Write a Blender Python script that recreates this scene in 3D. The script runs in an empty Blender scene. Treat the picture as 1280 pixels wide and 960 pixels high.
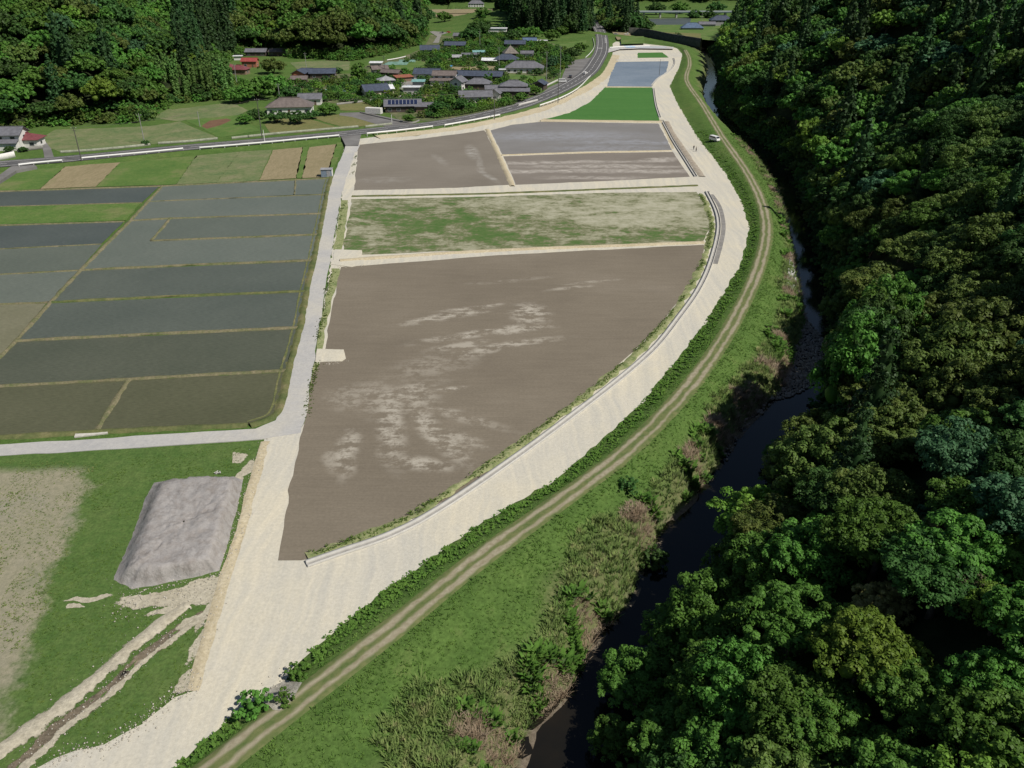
import bpy, bmesh, math, random
import numpy as np
from mathutils import Vector, Matrix
from mathutils.geometry import tessellate_polygon

random.seed(7); np.random.seed(7)
RNG = np.random.default_rng(11)
SC = bpy.context.scene
COL = SC.collection

# ------------------------------------------------------------------ camera, sky, sun, exposure
PITCH = math.radians(28.1)          # downward tilt of the drone camera
CAM_H = 62.0                        # metres above the fields
F = 1000.0                          # focal length in pixels of a 1280 wide picture
cam_data = bpy.data.cameras.new('camera')
cam_data.sensor_width = 36.0
cam_data.lens = 36.0 * F / 1280.0
cam_data.clip_start = 1.0
cam_data.clip_end = 12000.0
cam = bpy.data.objects.new('camera', cam_data)
COL.objects.link(cam)
cam.location = (0, 0, CAM_H)
cam.rotation_euler = (math.pi/2 - PITCH, 0, 0)
SC.camera = cam

SUN_AZ_VEC = (0.86, -0.50)          # horizontal direction towards the sun (right and behind)
SUN_EL = math.radians(50.0)
sd = Vector((SUN_AZ_VEC[0]*math.cos(SUN_EL), SUN_AZ_VEC[1]*math.cos(SUN_EL), math.sin(SUN_EL))).normalized()
world = bpy.data.worlds.new('World'); SC.world = world; world.use_nodes = True
wn = world.node_tree.nodes; wl = world.node_tree.links
sky = wn.new('ShaderNodeTexSky'); sky.sky_type = 'NISHITA'; sky.sun_disc = False
sky.sun_elevation = SUN_EL
sky.sun_rotation = math.atan2(sd.x, sd.y)
sky.altitude = 100; sky.air_density = 1.0; sky.dust_density = 0.6; sky.ozone_density = 1.0
wl.new(sky.outputs[0], wn['Background'].inputs[0])
wn['Background'].inputs[1].default_value = 0.05
sun_d = bpy.data.lights.new('sun', 'SUN'); sun_d.energy = 4.3; sun_d.angle = math.radians(0.5)
sun_d.color = (1.0, 0.945, 0.86)
sun = bpy.data.objects.new('sun', sun_d); COL.objects.link(sun)
sun.rotation_euler = sd.to_track_quat('Z', 'Y').to_euler()
SC.view_settings.view_transform = 'Standard'; SC.view_settings.look = 'None'
SC.view_settings.exposure = 0.20; SC.view_settings.gamma = 1.0
SC.cycles.max_bounces = 6; SC.cycles.diffuse_bounces = 2; SC.cycles.glossy_bounces = 2
SC.cycles.transmission_bounces = 4; SC.cycles.transparent_max_bounces = 16

# ------------------------------------------------------------------ measuring: picture pixel -> point on a level
CT, ST = math.cos(PITCH), math.sin(PITCH)
def G(px, py, z=0.0):
    dx = (px-640.0)/F; dy = (480.0-py)/F
    d = (dx, CT+dy*ST, -ST+dy*CT)
    t = (z-CAM_H)/d[2]
    return (d[0]*t, d[1]*t)
def GA(pts, z=0.0):
    return np.array([G(a, b, z) for a, b in pts])
def to_px(x, y, z):
    zc = y*CT - (z-CAM_H)*ST
    yc = y*ST + (z-CAM_H)*CT
    return 640+F*x/zc, 480-F*yc/zc, zc

# ------------------------------------------------------------------ guiding lines of the land
E_px = [(60,1060),(150,1010),(215,960),(265,919),(320,872),(356,850),(385,815),(470,745),(600,655),(700,595),(800,505),(880,405),(925,330),(936,285),(925,250),(905,215),(870,170),(846,130),(836,108),(848,85),(852,68),(845,60),(800,52),(740,45)]
T_px = [(150,1060),(220,1010),(290,955),(400,868),(500,790),(600,708),(700,635),(800,558),(880,470),(930,390),(958,320),(961,270),(940,220),(905,170),(880,130),(860,100),(864,80),(860,66),(848,57),(800,48),(740,40)]
L_px = [(620,1080),(640,1010),(650,955),(668,905),(700,880),(725,850),(745,800),(772,775),(790,750),(802,720),(835,655),(870,620),(895,590),(925,540),(960,505),(985,485),(998,440),(1008,400),(1000,350),(988,290),(978,250),(960,215),(932,185),(905,160),(888,140),(880,118),(884,100),(884,80),(878,66),(862,57),(800,47),(740,39)]
R_px = [(840,1080),(840,1010),(838,955),(850,890),(880,840),(910,780),(930,730),(960,660),(1000,610),(1040,550),(1060,490),(1070,430),(1062,370),(1045,310),(1030,260),(1005,215),(975,185),(945,165),(922,145),(908,125),(902,100),(898,80),(892,68),(872,53),(800,42),(740,34)]
Fh_px = [(902,100),(902,80),(900,66),(905,50),(918,36),(935,24),(955,14),(985,4),(1100,-8)]
R_px = [(x-(26 if y > 600 else 20 if y > 240 else 10) if y > 110 else x, y) for x, y in R_px]
E_l = GA(E_px); T_l = GA(T_px, 1.1); L_l = GA(L_px, -5); R_l = GA(R_px, -5)
nR = 20
Fh_l = np.vstack([R_l[:nR], GA(Fh_px)])
ROAD_px = [(-260,224),(-120,216),(0,205),(80,199),(225,185),(320,177),(425,167.5),(470,162.5),(545,154.5),(600,144.5),(640,135),(667,126),(700,112),(722,100),(737,89),(746,76),(752,64),(753,50),(750,38),(742,27),(732,21),(722,17)]
ROAD_l = GA(ROAD_px, 0.9)
# foot of the left hill
LH_px = [(-700,215),(-300,190),(-60,172),(0,166),(60,160),(185,154),(196,140),(215,132),(290,126),(300,108),(262,92),(285,74),(330,62),(365,74),(440,78),(470,72),(520,58),(532,45),(530,25),(527,12),(520,2)]
LH_l = GA(LH_px)
CED_l = np.array(G(680, 34)); MID_l = np.array(G(765,22))

def catmull(P, n=6):
    P = np.asarray(P, float); out = []
    for i in range(len(P)-1):
        p0 = P[max(i-1,0)]; p1 = P[i]; p2 = P[i+1]; p3 = P[min(i+2,len(P)-1)]
        for k in range(n):
            t = k/n
            out.append(0.5*((2*p1)+(-p0+p2)*t+(2*p0-5*p1+4*p2-p3)*t*t+(-p0+3*p1-3*p2+p3)*t**3))
    out.append(P[-1]); return np.array(out)
E_l, T_l, L_l, R_l, Fh_l, ROAD_l = [catmull(a, 4) for a in (E_l, T_l, L_l, R_l, Fh_l, ROAD_l)]

def sdist(P, line, chunk=2500):
    """signed distance to a polyline (positive to its right hand side)"""
    P = np.atleast_2d(P)
    ax, ay = line[:-1, 0], line[:-1, 1]; bx, by = line[1:, 0]-ax, line[1:, 1]-ay; L2 = bx*bx+by*by+1e-9; iL = 1/L2
    out = np.empty(len(P))
    for s in range(0, len(P), chunk):
        qx = P[s:s+chunk, 0, None]-ax; qy = P[s:s+chunk, 1, None]-ay
        t = (qx*bx+qy*by)*iL; np.clip(t, 0, 1, out=t)
        cr = bx*qy-by*qx
        ex = qx-bx*t; ey = qy-by*t; d2 = ex*ex+ey*ey
        i = (d2-1e-4*cr*cr*iL).argmin(1); r = np.arange(len(i))
        out[s:s+chunk] = np.sqrt(d2[r, i])*np.where(cr[r, i] < 0, 1, -1)
    return out

def vnoise(x, y, s, seed=0):
    """smooth value noise in 0..1"""
    r = np.random.default_rng(seed); T = r.random((64, 64))
    u = x/s; v = y/s
    i = np.floor(u).astype(int); j = np.floor(v).astype(int); fu = u-i; fv = v-j
    fu = fu*fu*(3-2*fu); fv = fv*fv*(3-2*fv)
    g = lambda a, b: T[a % 64, b % 64]
    return (g(i,j)*(1-fu)+g(i+1,j)*fu)*(1-fv)+(g(i,j+1)*(1-fu)+g(i+1,j+1)*fu)*fv
def sstep(x, a, b):
    t = np.clip((x-a)/(b-a), 0, 1); return t*t*(3-2*t)

def terrain(P, full=False):
    P = np.atleast_2d(np.asarray(P, float))[:, :2]
    x, y = P[:, 0], P[:, 1]
    n = len(P)
    h = np.full(n, -0.10)
    far = y > 1050
    dE = sdist(P, E_l); dT = sdist(P, T_l); dL = sdist(P, L_l); dR = sdist(P, R_l); dF = sdist(P, Fh_l)
    aE, aT, aL, aR = np.abs(dE), np.abs(dT), np.abs(dL), np.abs(dR)
    z1 = (dE > 0) & (dT <= 0)
    t = aE/(aE+aT+1e-6); h = np.where(z1, -0.10+1.2*sstep(t, 0.0, 0.6), h)
    z2 = (dT > 0) & (dL <= 0)
    u = aT/(aT+aL+1e-6)
    prof = 1.1-1.0*sstep(u, 0.1, 0.35)-2.2*np.clip((u-.25)/.6, 0, 1)-3.3*sstep(u, 0.70, 1.0)
    prof += (vnoise(x, y, 3.1, 4)-.5)*0.7*sstep(u, .25, .5)*(1-sstep(u, .93, 1.0))
    h = np.where(z2, prof, h)
    z3 = (dL > 0) & (dR <= 0)
    w = aL/(aL+aR+1e-6)
    h = np.where(z3, -5.0-1.0*np.sin(np.clip(w, 0, 1)*math.pi)+0.25*(vnoise(x, y, 2, 9)-.5), h)
    z4 = dR > 0
    bank = -5.0+4.0*sstep(aR, 0, 5)
    inhill = sstep(dF, 0, 8)
    h = np.where(z4, bank, h)
    d = np.clip(dF, 0, None)
    dd = np.minimum(d, 70)
    hill = 0.74*dd + 0.42*np.clip(d-70, 0, 160)
    hill *= 0.80+0.45*vnoise(x, y, 48, 21)
    hill += (vnoise(x, y, 17, 3)-.5)*5*sstep(d, 6, 30)
    rmask = (dR > 0) | (dF > 0)
    h = np.where((dF > 0) & rmask, h+hill*sstep(d, 0, 10), h)
    # beyond the far fields the valley floor lies level again
    farfl = (dR > 0) & (dF <= 0)
    # left hill (its foot runs left to right then away: the hill is on its left hand side)
    dH = -sdist(P, LH_l)
    dh = np.clip(dH, 0, None)
    lh = np.minimum(0.50*dh, 75+0.25*dh)*(0.72+0.6*vnoise(x, y, 75, 33))
    lh = np.minimum(lh, 190)
    h = np.where((dH > 0) & (dE < 0), h+lh+0.9*0, h)
    # cedar knoll, wooded spur beside the road, far hills closing the valley
    h += 24*np.exp(-(((x-CED_l[0]+12)/70)**2+((y-CED_l[1]-60)/90)**2)*1.2)*(dE < 0)
    h += 0.30*np.clip(y-1350-60*(vnoise(x, y, 260, 5)), 0, 700)*(0.7+.5*vnoise(x, y, 180, 8))
    # embankment of the main road and the village level behind it
    dRo = sdist(P, ROAD_l)            # positive: field side
    flat = (np.abs(dRo) < 300) & (dE < 0)
    ramp = 1-sstep(dRo, 5.4, 8.8)
    h = np.where(flat & (y > 150), h+0.86*ramp, h)
    if full:
        return h, dict(dE=dE, dT=dT, dL=dL, dR=dR, dF=dF, dH=dH, u=u, t=t, dRo=dRo, z2=z2, z1=z1)
    return h
def TH(x, y): return float(terrain([[x, y]])[0])

def hit(px, py, up=0.0):
    """where the ray through a pixel meets the land (raised by `up`)"""
    dx = (px-640.0)/F; dy = (480.0-py)/F
    d = np.array((dx, CT+dy*ST, -ST+dy*CT))
    ts = np.concatenate([np.arange(50, 320, 1.6), np.arange(320, 1800, 10)])
    P = d[None, :]*ts[:, None]; z = P[:, 2]+CAM_H
    h = terrain(P[:, :2])+up
    k = np.argmax(z < h)
    return P[k, 0], P[k, 1], h[k]-up

# ------------------------------------------------------------------ helpers: meshes and tags
def tag(o, label=None, cat=None, group=None, kind=None):
    if label: o['label'] = label
    if cat: o['category'] = cat
    if group: o['group'] = group
    if kind: o['kind'] = kind
    return o
def link_mesh(name, verts, faces, mat, parent=None, smooth=False, uv=None, col=None):
    me = bpy.data.meshes.new(name)
    verts = np.asarray(verts, np.float32)
    if isinstance(faces, np.ndarray):
        nf, k = faces.shape
        me.vertices.add(len(verts)); me.vertices.foreach_set('co', verts.ravel())
        me.loops.add(nf*k); me.loops.foreach_set('vertex_index', faces.ravel().astype(np.int32))
        me.polygons.add(nf); me.polygons.foreach_set('loop_start', (np.arange(nf)*k).astype(np.int32))
        me.polygons.foreach_set('loop_total', np.full(nf, k, np.int32))
        me.update(calc_edges=True)
    else:
        me.from_pydata([tuple(map(float, v)) for v in verts], [], faces)
    if smooth: me.polygons.foreach_set('use_smooth', np.ones(len(me.polygons), bool))
    if uv is not None:
        l = me.uv_layers.new(name='UVMap')
        vi = np.empty(len(me.loops), np.int32); me.loops.foreach_get('vertex_index', vi)
        l.data.foreach_set('uv', np.asarray(uv, np.float32)[vi].ravel())
    if col is not None:
        c = me.color_attributes.new('zone', 'FLOAT_COLOR', 'POINT')
        c.data.foreach_set('color', np.asarray(col, np.float32).ravel())
    mats = mat if isinstance(mat, (list, tuple)) else [mat]
    for m in mats: me.materials.append(m)
    me.update()
    o = bpy.data.objects.new(name, me); COL.objects.link(o)
    if parent: o.parent = parent
    return o
class MB:
    """collects simple solids, links them as one mesh object"""
    def __init__(s): s.v = []; s.f = []; s.m = []
    def add(s, v, f, mi=0):
        b = len(s.v); s.v += [tuple(map(float, p)) for p in v]; s.f += [tuple(i+b for i in q) for q in f]; s.m += [mi]*len(f)
    def box(s, x0, x1, y0, y1, z0, z1, mi=0, M=None):
        v = [(x, y, z) for z in (z0, z1) for x, y in ((x0,y0),(x1,y0),(x1,y1),(x0,y1))]
        if M is not None: v = [tuple(M @ Vector(p)) for p in v]
        s.add(v, [(3,2,1,0),(4,5,6,7),(0,1,5,4),(1,2,6,5),(2,3,7,6),(3,0,4,7)], mi)
    def prism(s, pts, z0, z1, mi=0):
        n = len(pts); v = [(x,y,z0) for x,y in pts]+[(x,y,z1) for x,y in pts]
        s.add(v, [tuple(range(n-1,-1,-1)), tuple(range(n,2*n))]+[(i,(i+1)%n,n+(i+1)%n,n+i) for i in range(n)], mi)
    def tube(s, a, b, r0, r1=None, n=8, mi=0):
        a = Vector(a); b = Vector(b); r1 = r0 if r1 is None else r1
        q = (b-a).to_track_quat('Z', 'Y').to_matrix(); v = []
        for c, r in ((a, r0), (b, r1)):
            for i in range(n):
                t = 2*math.pi*i/n; v.append(tuple(c+q @ Vector((r*math.cos(t), r*math.sin(t), 0))))
        s.add(v, [tuple(range(n-1,-1,-1)), tuple(range(n,2*n))]+[(i,(i+1)%n,n+(i+1)%n,n+i) for i in range(n)], mi)
    def mesh(s, name, mat, smooth=False):
        me = bpy.data.meshes.new(name); me.from_pydata(s.v, [], s.f)
        for m in (mat if isinstance(mat, (list, tuple)) else [mat]): me.materials.append(m)
        for p, mi in zip(me.polygons, s.m): p.material_index = mi; p.use_smooth = smooth
        me.update(); return me
    def build(s, name, mat, parent=None, smooth=False):
        o = bpy.data.objects.new(name, s.mesh(name, mat, smooth)); COL.objects.link(o)
        if parent: o.parent = parent
        return o
def empty(name, loc, rz=0):
    o = bpy.data.objects.new(name, None); COL.objects.link(o); o.location = loc; o.rotation_euler = (0,0,rz)
    o.empty_display_size = .5
    return o
def copy_tree(o, parent=None):
    kids = list(o.children); c = o.copy(); COL.objects.link(c); c.parent = parent
    for k in kids: copy_tree(k, c)
    return c

# ------------------------------------------------------------------ helpers: materials
def mat_new(name):
    m = bpy.data.materials.new(name); m.use_nodes = True
    nt = m.node_tree; b = nt.nodes['Principled BSDF']
    b.inputs['Specular IOR Level'].default_value = 0.25
    return m, nt, b
def N(nt, t, **kw):
    n = nt.nodes.new(t)
    for k, v in kw.items(): setattr(n, k, v)
    return n
def ramp(nt, fac, stops):
    r = N(nt, 'ShaderNodeValToRGB'); e = r.color_ramp.elements
    while len(e) < len(stops): e.new(0.5)
    for i, (p, c) in enumerate(stops):
        e[i].position = p; e[i].color = (*c, 1) if len(c) == 3 else c
    nt.links.new(fac, r.inputs[0]); return r.outputs[0]
def coords(nt, rot=0.0, sc=(1,1,1), loc=(0,0,0), uv=False):
    tc = N(nt, 'ShaderNodeTexCoord'); mp = N(nt, 'ShaderNodeMapping')
    mp.inputs['Rotation'].default_value = (0, 0, rot); mp.inputs['Scale'].default_value = sc
    mp.inputs['Location'].default_value = loc
    nt.links.new(tc.outputs['UV' if uv else 'Object'], mp.inputs[0]); return mp.outputs[0]
def noise(nt, vec, scale, detail=5, rough=.55, dist=0):
    n = N(nt, 'ShaderNodeTexNoise'); n.inputs['Scale'].default_value = scale
    n.inputs['Detail'].default_value = detail; n.inputs['Roughness'].default_value = rough
    n.inputs['Distortion'].default_value = dist
    nt.links.new(vec, n.inputs['Vector']); return n.outputs[0]
def mix(nt, fac, a, b, mode='MIX'):
    m = N(nt, 'ShaderNodeMix', data_type='RGBA', blend_type=mode)
    for s, v in ((0, fac), (6, a), (7, b)):
        if hasattr(v, 'is_linked') or isinstance(v, bpy.types.NodeSocket): nt.links.new(v, m.inputs[s])
        elif s == 0: m.inputs[0].default_value = v
        else: m.inputs[s].default_value = (*v, 1)
    return m.outputs[2]
def math_(nt, op, a, b=0.0, c=None):
    m = N(nt, 'ShaderNodeMath', operation=op)
    for i, v in enumerate((a, b) if c is None else (a, b, c)):
        if isinstance(v, bpy.types.NodeSocket): nt.links.new(v, m.inputs[i])
        else: m.inputs[i].default_value = v
    return m.outputs[0]
def smap(nt, v, a, b, c=0.0, d=1.0):
    m = N(nt, 'ShaderNodeMapRange', interpolation_type='SMOOTHSTEP')
    for i, q in enumerate((a, b, c, d)): m.inputs[i+1].default_value = q
    nt.links.new(v, m.inputs[0]); return m.outputs[0]
def bump(nt, b, h, strength=.5, dist=.1):
    n = N(nt, 'ShaderNodeBump'); n.inputs['Strength'].default_value = strength; n.inputs['Distance'].default_value = dist
    nt.links.new(h, n.inputs['Height']); nt.links.new(n.outputs[0], b.inputs['Normal'])
def surf(name, big, fine=None, s_big=.05, s_fine=1.2, rot=0, sc=(1,1,1), rough=.9, bmp=.4, bs=3.0, spec=.2, fmix=.5, dist=0, extra=None, grain=.22):
    """two-scale noise material: `big` colour stops over metres, `fine` over decimetres"""
    m, nt, b = mat_new(name)
    v = coords(nt, rot, sc)
    c = ramp(nt, noise(nt, v, s_big, 6, .6, dist), big)
    if fine: c = mix(nt, fmix, c, ramp(nt, noise(nt, v, s_fine, 6, .65), fine))
    v2 = coords(nt)
    g = noise(nt, v2, 2.6, 3, .7)
    if grain: c = mix(nt, 1.0, c, ramp(nt, g, [(.3, (1-grain,)*3), (.7, (1+grain,)*3)]), 'MULTIPLY')
    if extra: c = extra(nt, c)
    nt.links.new(c, b.inputs['Base Color'])
    b.inputs['Roughness'].default_value = rough; b.inputs['Specular IOR Level'].default_value = spec
    if bmp: bump(nt, b, noise(nt, v2, bs, 5, .7), bmp, .15)
    return m
def flat(name, c, rough=.6, spec=.3, var=.12, s=3.0, metal=0):
    m, nt, b = mat_new(name)
    v = coords(nt)
    lo = tuple(x*(1-var) for x in c); hi = tuple(min(1, x*(1+var)) for x in c)
    nt.links.new(ramp(nt, noise(nt, v, s, 4), [(.35, lo), (.65, hi)]), b.inputs['Base Color'])
    b.inputs['Roughness'].default_value = rough; b.inputs['Specular IOR Level'].default_value = spec; b.inputs['Metallic'].default_value = metal
    return m
def ellipse_mask(nt, base, cx, cy, rx, ry, ang, soft=.5):
    """soft ellipse of a patch, pushed about by `base` (a warped position)"""
    mp = N(nt, 'ShaderNodeMapping', vector_type='TEXTURE')
    mp.inputs['Location'].default_value = (cx, cy, 0); mp.inputs['Rotation'].default_value = (0, 0, ang)
    mp.inputs['Scale'].default_value = (rx, ry, 1e4)
    nt.links.new(base, mp.inputs[0])
    ln = N(nt, 'ShaderNodeVectorMath', operation='LENGTH'); nt.links.new(mp.outputs[0], ln.inputs[0])
    return smap(nt, ln.outputs['Value'], 1+soft, 1-soft)
def warped(nt, amp, s):
    tc = N(nt, 'ShaderNodeTexCoord')
    n = N(nt, 'ShaderNodeTexNoise'); n.inputs['Scale'].default_value = s; n.inputs['Detail'].default_value = 4
    nt.links.new(tc.outputs['Object'], n.inputs['Vector'])
    sb = N(nt, 'ShaderNodeVectorMath', operation='SUBTRACT'); nt.links.new(n.outputs['Color'], sb.inputs[0]); sb.inputs[1].default_value = (.5,.5,.5)
    ma = N(nt, 'ShaderNodeVectorMath', operation='MULTIPLY_ADD'); nt.links.new(sb.outputs[0], ma.inputs[0])
    ma.inputs[1].default_value = (amp, amp, 0); nt.links.new(tc.outputs['Object'], ma.inputs[2])
    return ma.outputs[0]

def ragged(m, half, s=1.1, cut=.55, mid=0.0, amp=1.5, masks=None, soft=.18):
    """break the border of a thin layer of loose earth into crumbs (bare ground shows between)"""
    m = m.copy(); nt = m.node_tree; out = nt.nodes['Material Output']; b = nt.nodes['Principled BSDF']
    n = noise(nt, coords(nt), s, 5, .7); n2 = noise(nt, coords(nt), s*.3, 3, .6)
    if masks:
        w = warped(nt, 2.2, .35); acc = None
        for (px, py, rx, ry, a) in masks:
            cx, cy = G(px, py); e = ellipse_mask(nt, w, cx, cy, rx, ry, a, .45); acc = e if acc is None else math_(nt, 'MAXIMUM', acc, e)
        k = math_(nt, 'ADD', acc, math_(nt, 'MULTIPLY', math_(nt, 'SUBTRACT', n, .5), amp)); f = smap(nt, k, .42, .58)
    else:
        uv = N(nt, 'ShaderNodeUVMap', uv_map='UVMap'); sx = N(nt, 'ShaderNodeSeparateXYZ'); nt.links.new(uv.outputs[0], sx.inputs[0])
        d = math_(nt, 'DIVIDE', math_(nt, 'ABSOLUTE', math_(nt, 'SUBTRACT', sx.outputs[0], mid)), half)
        k = math_(nt, 'ADD', d, math_(nt, 'ADD', math_(nt, 'MULTIPLY', math_(nt, 'SUBTRACT', n, .5), amp), math_(nt, 'MULTIPLY', math_(nt, 'SUBTRACT', n2, .5), amp))); f = smap(nt, k, cut+soft, cut)
    tr = N(nt, 'ShaderNodeBsdfTransparent'); ms = N(nt, 'ShaderNodeMixShader'); nt.links.new(f, ms.inputs[0]); nt.links.new(tr.outputs[0], ms.inputs[1]); nt.links.new(b.outputs[0], ms.inputs[2]); nt.links.new(ms.outputs[0], out.inputs[0]); return m

# ------------------------------------------------------------------ the land
def zone_material():
    m, nt, b = mat_new('land')
    v = coords(nt)
    at = N(nt, 'ShaderNodeVertexColor', layer_name='zone')
    sp = N(nt, 'ShaderNodeSeparateColor'); nt.links.new(at.outputs[0], sp.inputs[0])
    big = noise(nt, v, .045, 6, .62); mid = noise(nt, v, .35, 5, .62); fine = noise(nt, v, 2.2, 4, .7)
    grass = mix(nt, .5, ramp(nt, big, [(.3, (.050,.098,.022)), (.55, (.085,.135,.035)), (.75, (.14,.15,.055))]),
                ramp(nt, mid, [(.3, (.045,.095,.02)), (.6, (.085,.15,.035)), (.8, (.16,.17,.07))]))
    grass = mix(nt, 1.0, grass, ramp(nt, fine, [(.3, (.72,)*3), (.7, (1.3,)*3)]), 'MULTIPLY')
    reed = mix(nt, .5, ramp(nt, mid, [(.32, (.065,.11,.03)), (.5, (.105,.145,.045)), (.72, (.19,.18,.09))]),
               ramp(nt, fine, [(.3, (.045,.06,.025)), (.7, (.18,.16,.09))]))
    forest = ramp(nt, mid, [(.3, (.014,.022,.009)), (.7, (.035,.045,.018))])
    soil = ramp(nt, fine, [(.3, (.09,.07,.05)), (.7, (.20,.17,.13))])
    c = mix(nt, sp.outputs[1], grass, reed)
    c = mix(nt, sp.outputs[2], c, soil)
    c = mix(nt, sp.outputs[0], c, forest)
    nt.links.new(c, b.inputs['Base Color']); b.inputs['Roughness'].default_value = .95; b.inputs['Specular IOR Level'].default_value = .1
    bump(nt, b, fine, .7, .25)
    return m
M_LAND = zone_material()
def axis(breaks):
    out = []
    for (a, b, s) in breaks: out += list(np.arange(a, b, s))
    return np.array(out)
xs = axis([(-3000,-900,150),(-900,-420,20),(-420,-150,6),(-150,-30,2.5),(-30,130,1.0),(130,240,2.5),(240,600,12),(600,3001,150)])
ys = axis([(-400,30,30),(30,240,1.1),(240,440,1.7),(440,760,4),(760,1300,11),(1300,6001,130)])
XX, YY = np.meshgrid(xs, ys)
P = np.stack([XX.ravel(), YY.ravel()], 1)
H, info = terrain(P, True)
nx, ny = len(xs), len(ys)
i, j = np.meshgrid(np.arange(nx-1), np.arange(ny-1)); a = (j*nx+i).ravel()
faces = np.stack([a, a+1, a+1+nx, a+nx], 1)
zone = np.zeros((len(P), 4)); zone[:, 3] = 1
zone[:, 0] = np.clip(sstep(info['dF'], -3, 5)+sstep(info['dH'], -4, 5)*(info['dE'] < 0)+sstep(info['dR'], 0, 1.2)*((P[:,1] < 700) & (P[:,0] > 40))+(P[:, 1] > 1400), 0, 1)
nz = vnoise(P[:,0], P[:,1], 9, 12)
uu = info['u']
zone[:, 1] = np.where(info['z2'], sstep(uu+.35*(nz-.5), .46, .72)*np.where(P[:,1] < 140, 1, .75), 0)
zone[:, 2] = np.where(info['z2'], sstep(uu, .93, 1.0), 0)+np.where((info['dL'] > 0) & (info['dR'] < 0), 1.0, 0)
zone[:, 2] = np.clip(zone[:, 2], 0, 1)*(P[:,1] < 640)
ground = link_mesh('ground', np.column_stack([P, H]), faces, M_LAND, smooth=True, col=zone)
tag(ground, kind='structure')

# ------------------------------------------------------------------ sheets, ribbons and bunds laid on the land
def densify(P, step):
    P = np.asarray(P, float); out = []
    for a, b in zip(P, np.roll(P, -1, 0)):
        n = max(1, int(np.hypot(*(b-a))//step))
        for k in range(n): out.append(a+(b-a)*k/n)
    return np.array(out)
def jitter(P, amp, s=3.0, seed=1):
    return P+np.stack([vnoise(P[:,0]+P[:,1]*.3, P[:,1], s, seed)-.5, vnoise(P[:,1], P[:,0]-P[:,1]*.2, s, seed+50)-.5], 1)*2*amp
def sheet(name, pts, z, mat, rag=0.0, step=2.5, world_pts=False, zp=0.0, thick=0.0, kind='structure', parent=None, rs=3.0):
    W = np.asarray(pts, float) if world_pts else GA(pts, zp)
    if rag:
        W = jitter(densify(W, step), rag, rs, seed=int(abs(W[0,0])*7) % 40+1)
    vs = [Vector((p[0], p[1], 0)) for p in W]
    tris = tessellate_polygon([vs])
    n = len(W); V = np.column_stack([W, np.full(n, z)])
    Fc = [tuple(t) for t in tris]
    # keep faces looking up
    out = []
    for t in Fc:
        a, b, c = (W[k] for k in t)
        out.append(t if (b[0]-a[0])*(c[1]-a[1])-(b[1]-a[1])*(c[0]-a[0]) > 0 else t[::-1])
    if thick:
        V = np.vstack([V, np.column_stack([W, np.full(n, z-thick)])])
        out += [(k, (k+1) % n, n+(k+1) % n, n+k) for k in range(n)]
    o = link_mesh(name, V, out, mat, parent)
    if kind: o['kind'] = kind
    return o
def offset_line(L, d):
    L = np.asarray(L); t = np.gradient(L, axis=0); t /= np.linalg.norm(t, axis=1)[:, None]+1e-9
    return L+np.stack([t[:,1], -t[:,0]], 1)*(d if np.isscalar(d) else np.asarray(d)[:, None])
def resample(L, step):
    L = np.asarray(L, float); s = np.concatenate([[0], np.cumsum(np.hypot(*np.diff(L, axis=0).T))])
    n = max(2, int(s[-1]/step)+1); q = np.linspace(0, s[-1], n)
    return np.stack([np.interp(q, s, L[:,0]), np.interp(q, s, L[:,1])], 1), q
def loft(name, L, profile, mat, step=2.0, zfun=None, parent=None, kind='structure', smooth=False, wob=0.0, caps=False):
    """sweep a cross profile [(offset to the right, height)] along a line"""
    L, s = resample(L, step); base = zfun(L) if zfun else np.zeros(len(L))
    k = len(profile); V = np.empty((len(L), k, 3)); UV = np.empty((len(L), k, 2))
    for j, (o, h) in enumerate(profile):
        oo = o + (wob*(vnoise(s, s*0+j*7.3, 1.7, 3+j)-.5)*2 if wob else 0)
        Q = offset_line(L, oo if not np.isscalar(oo) else float(oo)); V[:, j, :2] = Q
        V[:, j, 2] = base+h+(wob*.25*(vnoise(s, s*0+j*3.3, 1.1, 8+j)-.5) if wob else 0)
        UV[:, j, 0] = o; UV[:, j, 1] = s
    i, j = np.meshgrid(np.arange(len(L)-1), np.arange(k-1)); a = (i*k+j).ravel()
    fc = np.stack([a, a+k, a+k+1, a+1], 1)
    fc = fc[:, ::-1]
    o = link_mesh(name, V.reshape(-1, 3), np.ascontiguousarray(fc), mat, parent, smooth, uv=UV.reshape(-1, 2))
    if kind: o['kind'] = kind
    return o

# materials of the farmland
SAND = [(.3, (.43,.415,.365)), (.42, (.50,.48,.42)), (.52, (.53,.50,.415)), (.60, (.57,.525,.41)), (.72, (.51,.49,.435))]
def tyre_marks(nt, c):
    w = warped(nt, 6, .05)
    mp = N(nt, 'ShaderNodeMapping'); mp.inputs['Rotation'].default_value = (0, 0, -.95); mp.inputs['Scale'].default_value = (.9, .03, 1)
    nt.links.new(w, mp.inputs[0])
    return mix(nt, 1.0, c, ramp(nt, noise(nt, mp.outputs[0], 1.0, 4, .6), [(.35, (.90,.91,.925)), (.65, (1.05,1.035,1.0))]), 'MULTIPLY')
M_SAND = surf('pale_gravel', SAND, [(.3, (.47,.45,.39)), (.7, (.55,.52,.44))], .045, .9, bmp=.25, grain=.10, extra=tyre_marks)
M_SAND2 = surf('sandy_earth', [(.3, (.36,.29,.18)), (.55, (.47,.40,.27)), (.75, (.52,.47,.36))], [(.3, (.36,.31,.2)), (.7, (.5,.46,.35))], .09, 1.3, bmp=.4, grain=.14)
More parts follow.
